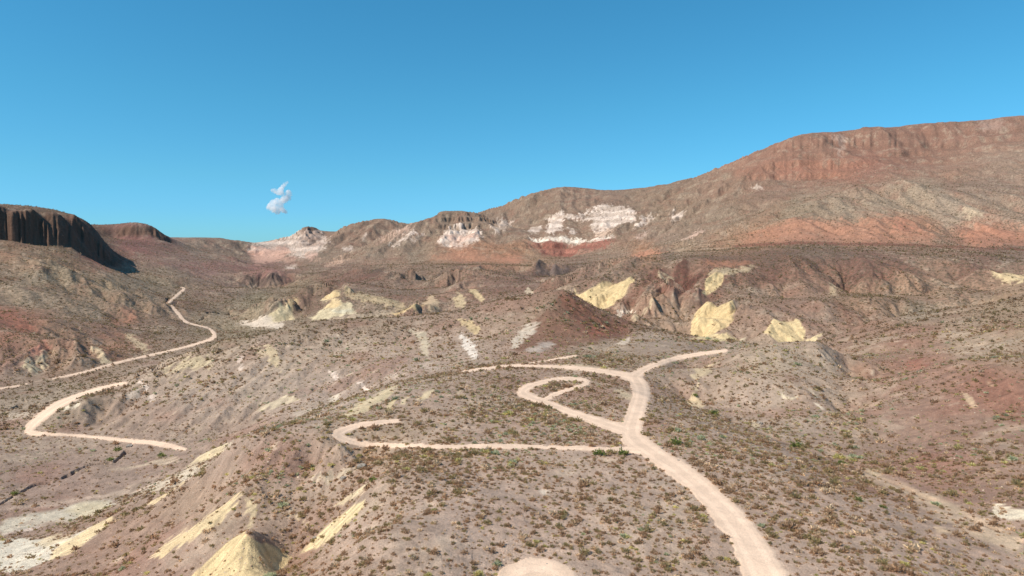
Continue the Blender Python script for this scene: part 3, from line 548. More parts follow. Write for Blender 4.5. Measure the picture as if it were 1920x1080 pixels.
 ([(1804, 728), (1816, 734), (1834, 762), (1826, 764), (1812, 752)], (206, 178, 144), .8, 2, (180, 300), .1), ([(1846, 706), (1860, 710), (1866, 724), (1856, 722)], (196, 164, 132), .7, 3, (180, 300), .1), ([(1840, 690), (1900, 700), (1925, 760), (1900, 790), (1850, 770)], (138, 92, 74), .4, 14, (180, 320), .3),
 ([(1700, 678), (1730, 676), (1738, 690), (1704, 692)], (142, 88, 72), .6, 4, (200, 360), .2), ([(1560, 560), (1590, 575), (1612, 600), (1590, 602), (1570, 590)], (126, 84, 68), .5, 4, (450, 720), .5),
 ([(1856, 965), (1870, 945), (1890, 948), (1925, 956), (1925, 975), (1890, 976)], (224, 216, 190), .9, 3, (120, 190), .3), ([(1620, 884), (1650, 872), (1664, 884), (1640, 892)], YP, .6, 5, (130, 240), .4), ([(1800, 1000), (1850, 992), (1920, 1010), (1920, 1030), (1860, 1014)], (214, 188, 156), .7, 5, (100, 180), .5), ([(1500, 826), (1560, 840), (1600, 862), (1560, 856)], (200, 178, 150), .45, 6, (160, 260), .5), ([(1660, 905), (1760, 925), (1800, 960), (1720, 940)], (206, 182, 154), .5, 8, (130, 220), .5), ([(1755, 992), (1785, 996), (1790, 1004), (1762, 1002)], (222, 192, 156), .8, 4, (100, 180), .2),
 ([(1010, 920), (1024, 916), (1034, 924), (1018, 928)], (214, 204, 186), .7, 3, (100, 200), .1), ([(1130, 858), (1160, 862), (1150, 868), (1130, 866)], (214, 190, 168), .7, 3, (130, 220), .1), ([(1150, 730), (1168, 728), (1186, 742), (1182, 750), (1160, 742)], (206, 192, 158), .75, 3, (200, 280), .4),
 ([(1040, 692), (1040, 684), (1090, 682), (1150, 692), (1140, 698)], (206, 194, 160), .65, 2, (240, 330), .8),
 ([(1600, 878), (1700, 905), (1800, 950), (1900, 1000), (1925, 1030), (1900, 1040), (1800, 990), (1700, 932), (1600, 897)], (204, 182, 154), .55, 8, (100, 220), .45),
 # left spurs
 ([(-5, 1066), (-5, 1014), (30, 1006), (70, 1012), (110, 1010), (140, 1000), (190, 982), (206, 978), (180, 1006), (120, 1040), (60, 1066), (20, 1078)], (206, 204, 188), .95, 3, (170, 260), .1),
 ([(90, 1052), (110, 1024), (150, 1004), (206, 975), (214, 977), (180, 1006), (130, 1040)], (230, 208, 156), .95, 2, (170, 240), .05), ([(70, 1022), (90, 1008), (140, 1000), (130, 1010), (90, 1026)], (222, 204, 160), .7, 3, (180, 260), .3),
 ([(-5, 985), (20, 972), (80, 958), (140, 946), (205, 940), (214, 950), (180, 960), (120, 976), (60, 984), (10, 1000)], (196, 194, 176), .85, 5, (215, 300), .4), ([(120, 962), (150, 946), (200, 944), (190, 958), (150, 966)], (212, 204, 168), .7, 6, (215, 300), .3),
 ([(262, 952), (290, 938), (320, 918), (345, 906), (346, 912), (322, 928), (290, 948)], (226, 204, 156), .95, 1.5, (185, 240), .05), ([(6, 1000), (50, 988), (78, 984), (60, 994)], W_, .7, 2, (200, 260), .1),
 ([(268, 930), (330, 895), (360, 880), (400, 850), (426, 832), (424, 842), (390, 866), (350, 900), (322, 912)], (208, 200, 178), .8, 4, (185, 330), .45), ([(352, 884), (390, 856), (424, 834), (418, 850), (380, 872)], (218, 202, 156), .85, 2.5, (185, 300), .3),
 ([(200, 880), (260, 870), (330, 858), (330, 866), (260, 876)], (210, 196, 172), .6, 3, (240, 340), .5), ([(0, 955), (120, 936), (220, 922), (300, 910), (220, 930), (80, 950)], (196, 178, 160), .6, 3, (215, 330), .2), ([(0, 775), (60, 772), (80, 780), (20, 790)], (206, 196, 176), .5, 4, (320, 440), .6), ([(122, 762), (160, 756), (150, 764), (125, 768)], (222, 214, 190), .8, 2, (340, 450), .2),
 ([(282, 1046), (310, 1020), (350, 995), (385, 970), (440, 930), (452, 926), (430, 960), (395, 992), (372, 1002), (345, 1020), (310, 1046)], (228, 206, 154), .93, 2.5, (130, 190), .15), ([(455, 930), (470, 928), (474, 950), (466, 985), (456, 990), (460, 960)], (214, 196, 152), .8, 4, (125, 185), .3),
 ([(352, 1090), (380, 1062), (410, 1030), (440, 1005), (456, 996), (480, 1016), (512, 1024), (546, 1046), (530, 1066), (490, 1090)], (230, 208, 148), .96, 2.5, (100, 165), .1),
 ([(560, 1040), (590, 1010), (624, 980), (660, 954), (684, 940), (682, 956), (650, 985), (600, 1026)], (228, 212, 156), .93, 2, (105, 165), .08), ([(625, 952), (640, 940), (690, 912), (680, 926), (640, 952)], YP, .75, 2, (120, 180), .3), ([(540, 940), (552, 955), (575, 980), (566, 982), (545, 962)], YP, .45, 3, (120, 170), .5), ([(590, 900), (640, 880), (668, 876), (650, 892), (610, 906)], (196, 184, 158), .6, 4, (140, 180), .7),
]
for poly, col, op, fe, (Y0, Y1), brk in SC:
    if col[2] < 176 and col[0] > 202: col = tuple((np.array(col) * .75 + np.array((214, 195, 156)) * .25) * .945)
    a = np.array(poly, float)
    idx = sel(a[:, 0].min() - 25, a[:, 0].max() + 25, a[:, 1].min() - 18, a[:, 1].max() + 18, Y0, Y1)
    if not len(idx): print('EMPTY', poly[0], col); continue
    jit = min(9.0, 1.5 + fe * 1.8) if brk > .12 else min(4, fe * .9)
    s = poly_sd(poly, PX[idx] + wob[idx] * jit * 1.3 + nS[idx] * jit * 1.3, PY[idx] + wob2[idx] * jit * .8) + (ST[idx] * 1.2 + GUL[idx] * .7) * jit * .55
    m = sstep(-fe * .9, fe * 1.3, s + fe * .2)
    bk_ = min(1, .12 + .85 * brk)
    m *= 1 - bk_ * sstep(0.05, 0.55, -GUL[idx] * 0.30 - ST[idx] * .38 + nS[idx] * 0.55 + n1[idx] * .25)
    if max(Y0, 0) >= 1500 and col[2] > 180:
        bed = sstep(-.15, .25, np.sin(Z[idx] / 4.2 + n1[idx] * 2.5) + n2[idx])
        m = m * (.62 + .38 * bed)
    mixc(idx, np.array(col) * 1.0, m * op)
    C[idx] *= (1 + m * (.20 * ST[idx] + .12 * n1[idx] + .10 * n3[idx]))[:, None]
    if max(col) > 160: VEG[idx] *= 1 - m * op * .97
# coloured strata in the far banded cliffs
def strata(px0, px1, py0, py1, Y0, Y1, step, cols, op):
    idx = sel(px0, px1, py0, py1, Y0, Y1)
    q = (Z[idx] + wob[idx] * 1.5) / step
    k = np.floor(q).astype(int) % len(cols); cc = lin(np.array(cols))[k]
    a = (op * sstep(.2, .4, slope[idx]) * sstep(-.3, .4, n1[idx] + .3))[:, None]
    C[idx] = C[idx] * (1 - a) + cc * a
strata(1380, 1925, 222, 300, 2350, 2750, 17, [(140, 98, 83), (130, 92, 78), (148, 108, 93)], .3)
strata(463, 545, 450, 500, 1800, 3200, 9, [(222, 206, 194), (196, 140, 122), (214, 176, 158)], .5)
strata(990, 1150, 455, 484, 1650, 2500, 8, [(166, 108, 94), (148, 92, 82), (196, 132, 116)], .5)
strata(1380, 1925, 466, 515, 740, 1150, 10, [(112, 84, 74), (128, 100, 86), (104, 74, 66)], .4)
strata(990, 1200, 384, 446, 1800, 2900, 26, [(222, 208, 196), (192, 160, 146), (226, 216, 204), (206, 182, 168)], .0)
# dark lava cliffs on the left mesas
lava = (PX < 345) & (Y > 1080) & (Y < 2150)
idx = np.nonzero(lava & infr & (slope > 0.45))[0]
mixc(idx, (104, 78, 64), sstep(.5, .85, slope[idx]) * .85); VEG[idx] *= .2
# road colour blends into the verge
mixc(allp, (226, 196, 172), ONROAD * 0.9 * infr)
mixc(allp, (200, 174, 152), sstep(-1.6, 0.2, road_mm) * (1 - ONROAD) * 0.4 * infr)
mixc(allp, (90, 72, 62), CUT * 0.55 * (1 - sstep(90, 230, -Y + 330)))  # shadow of the carved cut banks deepened in the ground colour
for _n in (wob, wob2, n1, n2, n3): pass
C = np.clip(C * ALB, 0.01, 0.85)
VEG = np.clip(VEG, 0, 1.2)
print('colour', time.time() - T0)

# ------------------------------------------------------------------ materials
def new_mat(name, rough=0.95):
    m = bpy.data.materials.new(name); m.use_nodes = True
    b = m.node_tree.nodes['Principled BSDF']; b.inputs['Roughness'].default_value = rough
    b.inputs['Specular IOR Level'].default_value = 0.15
    return m, m.node_tree, b
def ground_material(name, attr, rocky=1.0):
    m, t, b = new_mat(name); N_, L = t.nodes, t.links
    at = N_.new('ShaderNodeAttribute'); at.attribute_name = attr
    ge = N_.new('ShaderNodeNewGeometry')
    def noise(scale, detail, rough=.6):
        n = N_.new('ShaderNodeTexNoise'); n.inputs['Scale'].default_value = scale; n.inputs['Detail'].default_value = detail
        n.inputs['Roughness'].default_value = rough; L.new(ge.outputs['Position'], n.inputs['Vector']); return n
    def mapr(src, a, b_, c, d):
        r_ = N_.new('ShaderNodeMapRange'); r_.inputs[1].default_value = a; r_.inputs[2].default_value = b_
        r_.inputs[3].default_value = c; r_.inputs[4].default_value = d; L.new(src, r_.inputs[0]); return r_.outputs[0]
    def math_(op, a, b_=None):
        q = N_.new('ShaderNodeMath'); q.operation = op
        for i, s in enumerate((a, b_)):
            if s is None: continue
            if isinstance(s, (int, float)): q.inputs[i].default_value = s
            else: L.new(s, q.inputs[i])
        return q.outputs[0]
    fine = mapr(noise(4.5, 6, .75).outputs[0], .32, .68, 1 - .42 * rocky, 1 + .40 * rocky)
    mid = mapr(noise(.28, 6, .65).outputs[0], .32, .68, 1 - .20 * rocky, 1 + .18 * rocky)
    mul = math_('MULTIPLY', fine, mid)
    mx = N_.new('ShaderNodeMix'); mx.data_type = 'RGBA'; mx.blend_type = 'MULTIPLY'; mx.inputs[0].default_value = 1
    L.new(at.outputs['Color'], mx.inputs[6]); cb = N_.new('ShaderNodeCombineColor')
    for i in range(3): L.new(mul, cb.inputs[i])
    L.new(cb.outputs[0], mx.inputs[7]); last = mx.outputs[2]
    # scattered stones: pale and dark cells
    for sc_, lo, col, fac in ((2.3, .10, (.46, .39, .32), .55), (1.7, .11, (.08, .06, .045), .35 * rocky)):
        vo = N_.new('ShaderNodeTexVoronoi'); vo.inputs['Scale'].default_value = sc_; vo.inputs['Randomness'].default_value = 1
        L.new(ge.outputs['Position'], vo.inputs['Vector'])
        f = math_('MULTIPLY', mapr(vo.outputs['Distance'], lo, lo + .14, 1, 0), fac)
        mm = N_.new('ShaderNodeMix'); mm.data_type = 'RGBA'; L.new(f, mm.inputs[0]); L.new(last, mm.inputs[6]); mm.inputs[7].default_value = (*col, 1); last = mm.outputs[2]
    # scrub too far off to model: dark olive dots, density painted in the veg layer
    if rocky > .5:
        va = N_.new('ShaderNodeAttribute'); va.attribute_name = 'veg'
        for sc_, thr, fac in ((.20, .30, .55), (.36, .30, .5)):
            vo = N_.new('ShaderNodeTexVoronoi'); vo.inputs['Scale'].default_value = sc_; L.new(ge.outputs['Position'], vo.inputs['Vector'])
            dots = mapr(vo.outputs['Distance'], thr, thr + .10, 1, 0)
            f = math_('MULTIPLY', math_('MULTIPLY', dots, va.outputs['Fac']), fac)
            mm = N_.new('ShaderNodeMix'); mm.data_type = 'RGBA'; L.new(f, mm.inputs[0]); L.new(last, mm.inputs[6]); mm.inputs[7].default_value = (.085, .075, .048, 1); last = mm.outputs[2]
    L.new(last, b.inputs['Base Color'])
    bm_ = N_.new('ShaderNodeBump'); bm_.inputs['Strength'].default_value = .55 * rocky; bm_.inputs['Distance'].default_value = .5
    hh = math_('ADD', noise(1.1, 8, .65).outputs[0], math_('MULTIPLY', noise(.12, 6, .6).outputs[0], 5.0))
    L.new(hh, bm_.inputs['Height']); L.new(bm_.outputs[0], b.inputs['Normal'])
    return m
M_GROUND = ground_material('desert_ground', 'soil')
M_ROAD = ground_material('packed_pink_gravel', 'soil', .45)

# ------------------------------------------------------------------ meshes of the land
def make_mesh(name, V, Q, mats, colors=None, veg=None, smooth=False, link=True):
    me = bpy.data.meshes.new(name)
    me.vertices.add(len(V)); me.vertices.foreach_set('co', np.ascontiguousarray(V, np.float32).ravel())
    k = Q.shape[1]
    me.loops.add(Q.size); me.loops.foreach_set('vertex_index', np.ascontiguousarray(Q, np.int32).ravel())
    me.polygons.add(len(Q)); me.polygons.foreach_set('loop_start', np.arange(0, Q.size, k, dtype=np.int32))
    if smooth: me.polygons.foreach_set('use_smooth', np.ones(len(Q), bool))
    me.update(calc_edges=True)
    if colors is not None:
        a = me.attributes.new('soil', 'FLOAT_COLOR', 'POINT'); c4 = np.ones((len(V), 4), np.float32); c4[:, :3] = colors; a.data.foreach_set('color', c4.ravel())
    if veg is not None:
        a = me.attributes.new('veg', 'FLOAT', 'POINT'); a.data.foreach_set('value', np.ascontiguousarray(veg, np.float32))
    me.materials.append(mats)
    if not link: return me
    ob = bpy.data.objects.new(name, me); link_obj(ob); return ob
VALL = np.stack([X, Y, Z + CAMZ], 1).astype(np.float32)
def sub(name, Q, mat, kind='structure', V=None, colors=C, veg=None):
    used = np.unique(Q); rm_ = np.full(len(X), -1, np.int32); rm_[used] = np.arange(len(used))
    VV = (VALL if V is None else V)[used]
    o = make_mesh(name, VV, rm_[Q], mat, colors[used], None if veg is None else veg[used]); o['kind'] = kind; return o
gi = (np.arange(NC - 1)[:, None] * NR + np.arange(NR - 1)[None]).ravel()
QALL = np.stack([gi, gi + NR, gi + NR + 1, gi + 1], 1)
cell = gi
# region of every cell, by distance and bearing
CY, CPX, CPY = Y[cell], PX[cell], PY[cell]; Cr = r[cell]
REG = np.zeros(len(cell), np.int8)                                       # 0 ground
inside = infr[cell]
valley = inside & (CPX < 620) & (Z[cell] < -72) & (Cr > 195) & (Cr < 1000)
REG[Cr > 335] = 1                                                        # hills
REG[valley] = 2                                                          # valley floor
REG[(Cr > 1150)] = 3                                                     # mountains
REG[(THG[cell] < R(-18)) & (THG[cell] > R(-60)) & (CY > 1070) & (Cr < 2300)] = 4   # mesa
VEGF = VEG * sstep(420, 900, r)
for k, nm in enumerate(('ground', 'hills', 'valley_floor', 'mountains', 'mesa')):
    sub(nm, QALL[REG == k], M_GROUND, veg=VEGF)
# small plug under the drone so the sheet has no hole
n0 = NR * np.arange(NC)
ring = VALL[n0]; cvt = np.array([[0, 0, ring[:, 2].mean()]], np.float32)
Q0 = np.stack([np.arange(NC - 1), np.full(NC - 1, NC), np.full(NC - 1, NC), np.arange(1, NC)], 1)[:, [0, 1, 3]]
plug = make_mesh('ground', np.vstack([ring, cvt]), Q0, M_GROUND, np.tile(C[n0[:1]], (NC + 1, 1)), np.zeros(NC + 1)); plug['kind'] = 'structure'
# roads: a real gravel sheet laid over the graded ground
VR = VALL.copy(); VR[:, 2] += 0.10 * sstep(-0.05, 0.3, road_mm) + 0.01
rc = np.maximum.reduce([road_mm[QALL[:, i]] for i in range(4)])
CR_ = C.copy()
rn = fbm(X / 3, Y / 12, 91, 3)
rut = sstep(.12, .0, np.abs(road_l - .45) - .10) - .8 * sstep(.75, 1, road_l)
CR_[:] = lin((230, 203, 178)) * 0.89 * (1 + .12 * rut)[:, None] * (1 + 0.10 * fbm(X / 5, Y / 5, 90, 4) + 0.05 * rn)[:, None]
for k, nm in ((1, 'gravel_road'), (2, 'valley_road'), (3, 'gravel_pad')):
    q = QALL[(rc > 0.0) & (road_id[QALL[:, 0]] == k)]
    if len(q): sub(nm, q, M_ROAD, V=VR, colors=CR_)
print('land', time.time() - T0)

# ------------------------------------------------------------------ scrub: twiggy bushes built from many thin blades
rng = np.random.default_rng(7)
KINDS = [  # name, sRGB colours, height, share
 ('brown', [(130, 106, 84), (142, 114, 92), (116, 92, 72), (150, 126, 104)], .75, .39),
 ('grey', [(146, 130, 114), (126, 112, 100), (168, 150, 130), (182, 166, 142)], .7, .24),
 ('olive', [(122, 112, 78), (110, 102, 70), (134, 120, 88), (130, 108, 76)], .85, .26),
 ('yellow', [(150, 146, 90), (164, 158, 110), (134, 130, 80)], .5, .08),
 ('bluegreen', [(136, 142, 118), (150, 154, 134), (120, 128, 102)], .5, .03),
]
GREENK = ('green', [(86, 98, 46), (100, 112, 56), (74, 86, 40), (118, 120, 66)], .95, 0)
ALLK = KINDS + [GREENK]
def proto(kind, n, size, seed):
    """unit-radius bush: blades fan outward and upward from the root, denser at the rim"""
    g = np.random.default_rng(seed); h = kind[2]
    phi = g.uniform(0, 2 * np.pi, n); cz = g.uniform(0.02, 1, n) ** .8
    rad = g.uniform(.15, 1, n) ** .55 * (0.75 + .25 * np.sin(phi * 3 + seed) + .12 * np.sin(phi * 7 + seed * 2))
    s = np.sqrt(1 - cz ** 2)
    c = np.stack([np.cos(phi) * s * rad, np.sin(phi) * s * rad, cz * rad * h + .02], 1)
    d = np.stack([np.cos(phi) * s, np.sin(phi) * s, cz + .35], 1) + g.normal(0, .35, (n, 3)); d /= np.linalg.norm(d, axis=1)[:, None]
    t = np.cross(d, g.normal(0, 1, (n, 3))); t /= np.linalg.norm(t, axis=1)[:, None]
    if kind[0] == 'bluegreen': rad = rad * .8; c = c * .85; size = size * 1.3
    L = size * g.uniform(.7, 1.4, n)[:, None]; wd = L * .34
    tri = np.stack([c - t * wd, c + t * wd, c + d * L], 1)             # n,3,3
    tri[..., 2] = np.maximum(tri[..., 2], -.05)
    cols = np.array([2.15, 2.22, 2.1], np.float32) * lin(np.array(kind[1]))[g.integers(0, len(kind[1]), n)] * g.uniform(.75, 1.2, (n, 1))
    return tri.reshape(-1, 3).astype(np.float32), np.repeat(cols, 3, 0).astype(np.float32)
LODS = [(96, .36), (44, .48), (16, .75), (7, 1.0)]
LUM = (1.0, .92, .72, .6)  # farther levels coloured darker, standing in for self-shadow their few blades lack
def proto_l(k, n, sz, sd_, l):
    V, c = proto(k, n, sz, sd_); return V, c * LUM[l]
PROTO = {(k[0], l): [proto_l(k, n, sz, 100 * i + v, l) for v in range(5)] for i, k in enumerate(ALLK) for l, (n, sz) in enumerate(LODS)}
def leaf_mat(name):
    m, t, b = new_mat(name, .8); N_, L = t.nodes, t.links
    at = N_.new('ShaderNodeAttribute'); at.attribute_name = 'soil'; L.new(at.outputs['Color'], b.inputs['Base Color'])
    tr = N_.new('ShaderNodeBsdfTranslucent'); L.new(at.outputs['Color'], tr.inputs[0])
    mx = N_.new('ShaderNodeMixShader'); mx.inputs[0].default_value = .55
    L.new(b.outputs[0], mx.inputs[1]); L.new(tr.outputs[0], mx.inputs[2]); L.new(mx.outputs[0], t.nodes['Material Output'].inputs[0]); return m
M_LEAF = leaf_mat('desert_scrub_twigs')
# where bushes root: sample the ground cells
Zc = Z.reshape(NC, NR)
area = (r ** 2 * np.gradient(LR, axis=1).ravel() * np.repeat(np.gradient(cth), NR)).astype(np.float64)
okv = infr & (r < 2600) & (r > 70) & (PX > -620) & (PX < 2540) & (PY < 1260)
clump = np.clip(0.85 + fbm(X / 14, Y / 14, 301, 3) * .9, .15, 1.6)
dens = np.interp(r, [70, 200, 260, 420, 700, 1000, 1600, 2600], [1.25, 1.15, .78, .40, .21, .07, .030, .012])
bench = (Z > -66) & (r < 330)
dens = dens * np.where(bench, 1.0, np.where(r < 600, .7, 1.0)) * clump * VEG
lam_ = np.where(okv, dens * area, 0); tot = lam_.sum(); print('bushes', tot)
pick = np.searchsorted(np.cumsum(lam_) / tot, rng.random(int(tot)))
pick = pick[pick < len(X)]
nb = len(pick)
bth = THG[pick] + rng.uniform(-.5, .5, nb) * np.gradient(cth)[pick // NR]; bx_ = r[pick] * np.sin(bth); by_ = r[pick] * np.cos(bth)
bz_ = Z[pick] + CAMZ; br = r[pick]
bs = np.exp(rng.normal(-1.14, .52, nb)) * np.where(br > 400, 1.35, 1.0) * np.where(br > 1000, 1.5, 1.0); bs = np.clip(bs, .16, 1.6)
bs = np.where(fbm(bx_ / 25, by_ / 25, 333, 2) > .25, bs * 1.2, bs)
# kind varies in drifts
dr = fbm(bx_ / 30, by_ / 30, 401, 3) * .35
u_ = np.clip(rng.random(nb) + dr, 0, .9999)
bk = np.searchsorted(np.cumsum([k[3] for k in KINDS]), u_)
bk = np.clip(bk, 0, 4)
far = br > 450
bk = np.where(far & (bk >= 3), 2, bk)
bqx, bqy = project(bx_, by_, bz_ - CAMZ)
vis = (bqx > 0) & (bqx < 1920) & (bqy > 0) & (bqy < 1080)
score = np.where(vis & (br < 330), bs / br, 0)
SPECIAL = [  # column, row, radius m, kind, label
 (1126, 853, 1.9, 'green', 'wide green bush left of the road junction, first of three in a row'), (1147, 850, 1.5, 'olive', 'olive bush between two green bushes left of the road junction'), (1169, 853, 1.7, 'green', 'dark green bush of the row nearest the road junction'),
 (1212, 816, 1.6, 'olive', 'olive brown bush on the right verge just above the junction'), (1266, 832, 2.0, 'green', 'spreading yellow green bush right of the road junction'), (1204, 788, 1.3, 'olive', 'olive bush on the right verge north of the junction'),
 (1160, 831, .9, 'brown', 'small brown tuft standing in the gravel at the junction'), (1610, 938, 1.15, 'green', 'bright green rounded bush on the bench beside the sandy wash'), (1655, 951, .9, 'green', 'smaller bright green bush right of the rounded green bush by the wash'),
 (1492, 834, 2.1, 'green', 'broad yellow green thicket at the head of the sandy wash'), (1578, 868, 1.3, 'green', 'green bush beside the pale sand of the wash'), (1303, 744, 1.4, 'green', 'vivid green bush above the pale gully bank right of the loop road'),
 (1337, 776, 2.0, 'green', 'large green bush at the foot of the right hand mound'), (1376, 1058, 1.0, 'olive', 'rusty olive bush beside the near road at the bottom edge'), (327, 947, .9, 'brown', 'lone dark bush high on the bare left spur'),
 (290, 971, .6, 'brown', 'small round dark bush on the bare left spur'), (340, 984, 1.0, 'brown', 'wide dark bush above the yellow streak of the left spur'), (192, 1032, .9, 'brown', 'lone dark bush low on the red brown left spur'),
 (700, 906, 1.2, 'green', 'green bush at the top of the yellow gully wall'), (706, 957, 1.1, 'olive', 'olive bush right of the top of the yellow gully wall'), (540, 996, .8, 'brown', 'dark bush in the gully above the yellow cone'),
 (702, 803, 1.7, 'brown', 'tall grey brown bush inside the bend of the near loop'), (678, 1064, .9, 'olive', 'olive bush in yellow green grass near the bottom edge'), (530, 1037, .7, 'brown', 'small dark bush on the rim of the yellow cone'),
 (220, 843, 2.2, 'green', 'olive green bush below the valley road'), (302, 856, 2.0, 'green', 'green bush under the blunt end of the valley road'), (207, 862, 1.8, 'green', 'green bush beside the dark cut bank in the valley'), (26, 926, 1.8, 'green', 'green bush at the left end of the dark arroyo bank'),
 (1495, 682, 1.9, 'bluegreen', 'pale blue green cactus patch on the crest of the right mound'), (1530, 781, 1.5, 'bluegreen', 'pale blue green cactus patch near the foot of the right mound'), (1900, 858, 1.5, 'bluegreen', 'pale blue green cactus patch near the right edge'),
 (1612, 859, 1.2, 'bluegreen', 'low blue green clump across the wash from the thicket'), (1755, 945, 1.2, 'bluegreen', 'blue green clump beside the dry wash'), (458, 893, 1.0, 'bluegreen', 'blue green clump on the crest of the left bench edge'), (1800, 640, 2.0, 'olive', 'olive bush high on the smooth right slope'),
]
def locate(px, py, lo=80, hi=1200):
    c = np.nonzero(infr & (r > lo) & (r < hi) & (np.abs(PX - px) < 2.5) & (np.abs(PY - py) < 2.5))[0]
    if not len(c): return None
    return c[np.argmin(r[c] + 4 * np.hypot(PX[c] - px, PY[c] - py))]
NSP = 0
kname = [k[0] for k in ALLK]
protomesh = {}
def bush_mesh(kn, v):
    if (kn, v) not in protomesh:
        V, c = PROTO[(kn, 0)][v]
        protomesh[(kn, v)] = make_mesh('shrub_twigs', V, np.arange(len(V)).reshape(-1, 3), M_LEAF, c, link=False)
    return protomesh[(kn, v)]
ADJ = {'brown': 'rust brown twiggy shrub rooted in the near scrub', 'grey': 'ash grey dry shrub rooted in the near scrub', 'olive': 'olive leaved shrub rooted in the near scrub',
       'yellow': 'yellow green flowering tuft in the near scrub', 'bluegreen': 'pale blue green clump in the near scrub', 'green': 'green shrub in the near scrub'}
NAME = {'brown': 'brown_shrub', 'grey': 'grey_shrub', 'olive': 'olive_shrub', 'yellow': 'yellow_tuft', 'bluegreen': 'cactus_clump', 'green': 'green_bush'}
CAT = {'brown': 'shrub', 'grey': 'shrub', 'olive': 'shrub', 'yellow': 'tuft', 'bluegreen': 'cactus', 'green': 'bush'}
for i, (px, py, s, kn, lab) in enumerate(SPECIAL):
    k = locate(px, py)
    if k is None: print('no place', lab); continue
    o = bpy.data.objects.new(NAME[kn], bush_mesh(kn, i % 5)); link_obj(o)
    o.location = (X[k], Y[k], Z[k] + CAMZ - .05); o.scale = (s, s, s * .85); o.rotation_euler[2] = i * 1.7
    o['label'] = lab; o['category'] = CAT[kn]; NSP += 1
order = np.argsort(-score)[:300 - NSP]
single = np.zeros(nb, bool); single[order] = True
for i in order:
    kn = KINDS[bk[i]][0]
    o = bpy.data.objects.new(NAME[kn], bush_mesh(kn, int(i) % 5)); link_obj(o)
    o.location = (bx_[i], by_[i], bz_[i] - .03); s = float(bs[i]); o.scale = (s, s, s * rng.uniform(.8, 1.15)); o.rotation_euler[2] = rng.uniform(0, 6.28)
    o['label'] = ADJ[kn]; o['category'] = CAT[kn]; o['group'] = ADJ[kn].replace('shrub', 'shrubs').replace('tuft', 'tufts').replace('clump', 'clumps')
STL = {'brown': 'rust brown scrub scattered over all the farther desert ground', 'grey': 'ash grey dry scrub scattered over the farther desert ground', 'olive': 'olive scrub scattered over the farther desert ground',
       'yellow': 'yellow green tufts scattered between the shrubs', 'bluegreen': 'pale blue green clumps scattered between the shrubs'}
for ki, kd in enumerate(KINDS):
    VV, CC = [], []
    for l, (r0, r1) in enumerate(((0, 215), (215, 430), (430, 1000), (1000, 1e9))):
        for v in range(5):
            m = np.nonzero((bk == ki) & ~single & (br >= r0) & (br < r1) & (np.arange(nb) % 5 == v))[0]
            if not len(m): continue
            P, c = PROTO[(kd[0], l)][v]
            a = rng.uniform(0, 6.28, len(m)); s = bs[m]
            ca, sa = np.cos(a)[:, None] * s[:, None], np.sin(a)[:, None] * s[:, None]
            xx = P[None, :, 0] * ca - P[None, :, 1] * sa + bx_[m][:, None]
            yy = P[None, :, 0] * sa + P[None, :, 1] * ca + by_[m][:, None]
            zz = P[None, :, 2] * (s * rng.uniform(.7, 1.2, len(m)))[:, None] + bz_[m][:, None] - .03
            VV.append(np.stack([xx, yy, zz], -1).reshape(-1, 3).astype(np.float32))
            CC.append((c[None] * rng.uniform(.8, 1.2, (len(m), 1, 1))).reshape(-1, 3).astype(np.float32))
    VV = np.concatenate(VV); CC = np.concatenate(CC)
    o = make_mesh(NAME[kd[0]].replace('shrub', 'scrub') + ('' if 'shrub' in NAME[kd[0]] else 's'), VV, np.arange(len(VV)).reshape(-1, 3), M_LEAF, CC)
    o['kind'] = 'stuff'; o['label'] = STL[kd[0]]; o['category'] = 'scrub'
print('plants', nb, time.time() - T0)

# ------------------------------------------------------------------ loose stones on the near ground
ok2 = infr & (r > 80) & (r < 300) & (PX > -60) & (PX < 1980) & (PY < 1150) & (ONROAD < .3)
ln_ = np.where(ok2, area * (.55 - .0017 * (r - 80)) * np.clip(.6 + n1 * 1.6, .05, 1.6) * np.clip(.5 + slope, .3, 1.2), 0)
ps = np.searchsorted(np.cumsum(ln_) / ln_.sum(), rng.random(int(min(ln_.sum(), 26000)))); ps = ps[ps < len(X)]
oc = np.array([(1, 0, .1), (.3, .9, 0), (-.8, .5, .1), (-.6, -.7, 0), (.5, -.8, .1), (.1, .1, .75)]); ot = np.array([(0, 1, 5), (1, 2, 5), (2, 3, 5), (3, 4, 5), (4, 0, 5)])
ns = len(ps); ss = np.exp(rng.normal(-2.0, .45, ns)); aa = rng.uniform(0, 6.28, ns)
o3 = oc[None] * rng.uniform(.6, 1.3, (ns, 6, 3)) * ss[:, None, None]
sxx = o3[..., 0] * np.cos(aa)[:, None] - o3[..., 1] * np.sin(aa)[:, None] + (X[ps] + rng.uniform(-.2, .2, ns))[:, None]
syy = o3[..., 0] * np.sin(aa)[:, None] + o3[..., 1] * np.cos(aa)[:, None] + (Y[ps] + rng.uniform(-.2, .2, ns))[:, None]
szz = o3[..., 2] + (Z[ps] + CAMZ - .02)[:, None]
sc_c = lin(np.array([(196, 178, 158), (150, 124, 106), (112, 90, 78), (178, 150, 130)]))[rng.integers(0, 4, ns)]
st_o = make_mesh('stones', np.stack([sxx, syy, szz], -1).reshape(-1, 3), (ot[None] + 6 * np.arange(ns)[:, None, None]).reshape(-1, 3), M_ROAD, np.repeat(sc_c, 6, 0))
st_o['kind'] = 'stuff'; st_o['label'] = 'loose tan and brown stones strewn over the near desert ground'; st_o['category'] = 'stones'

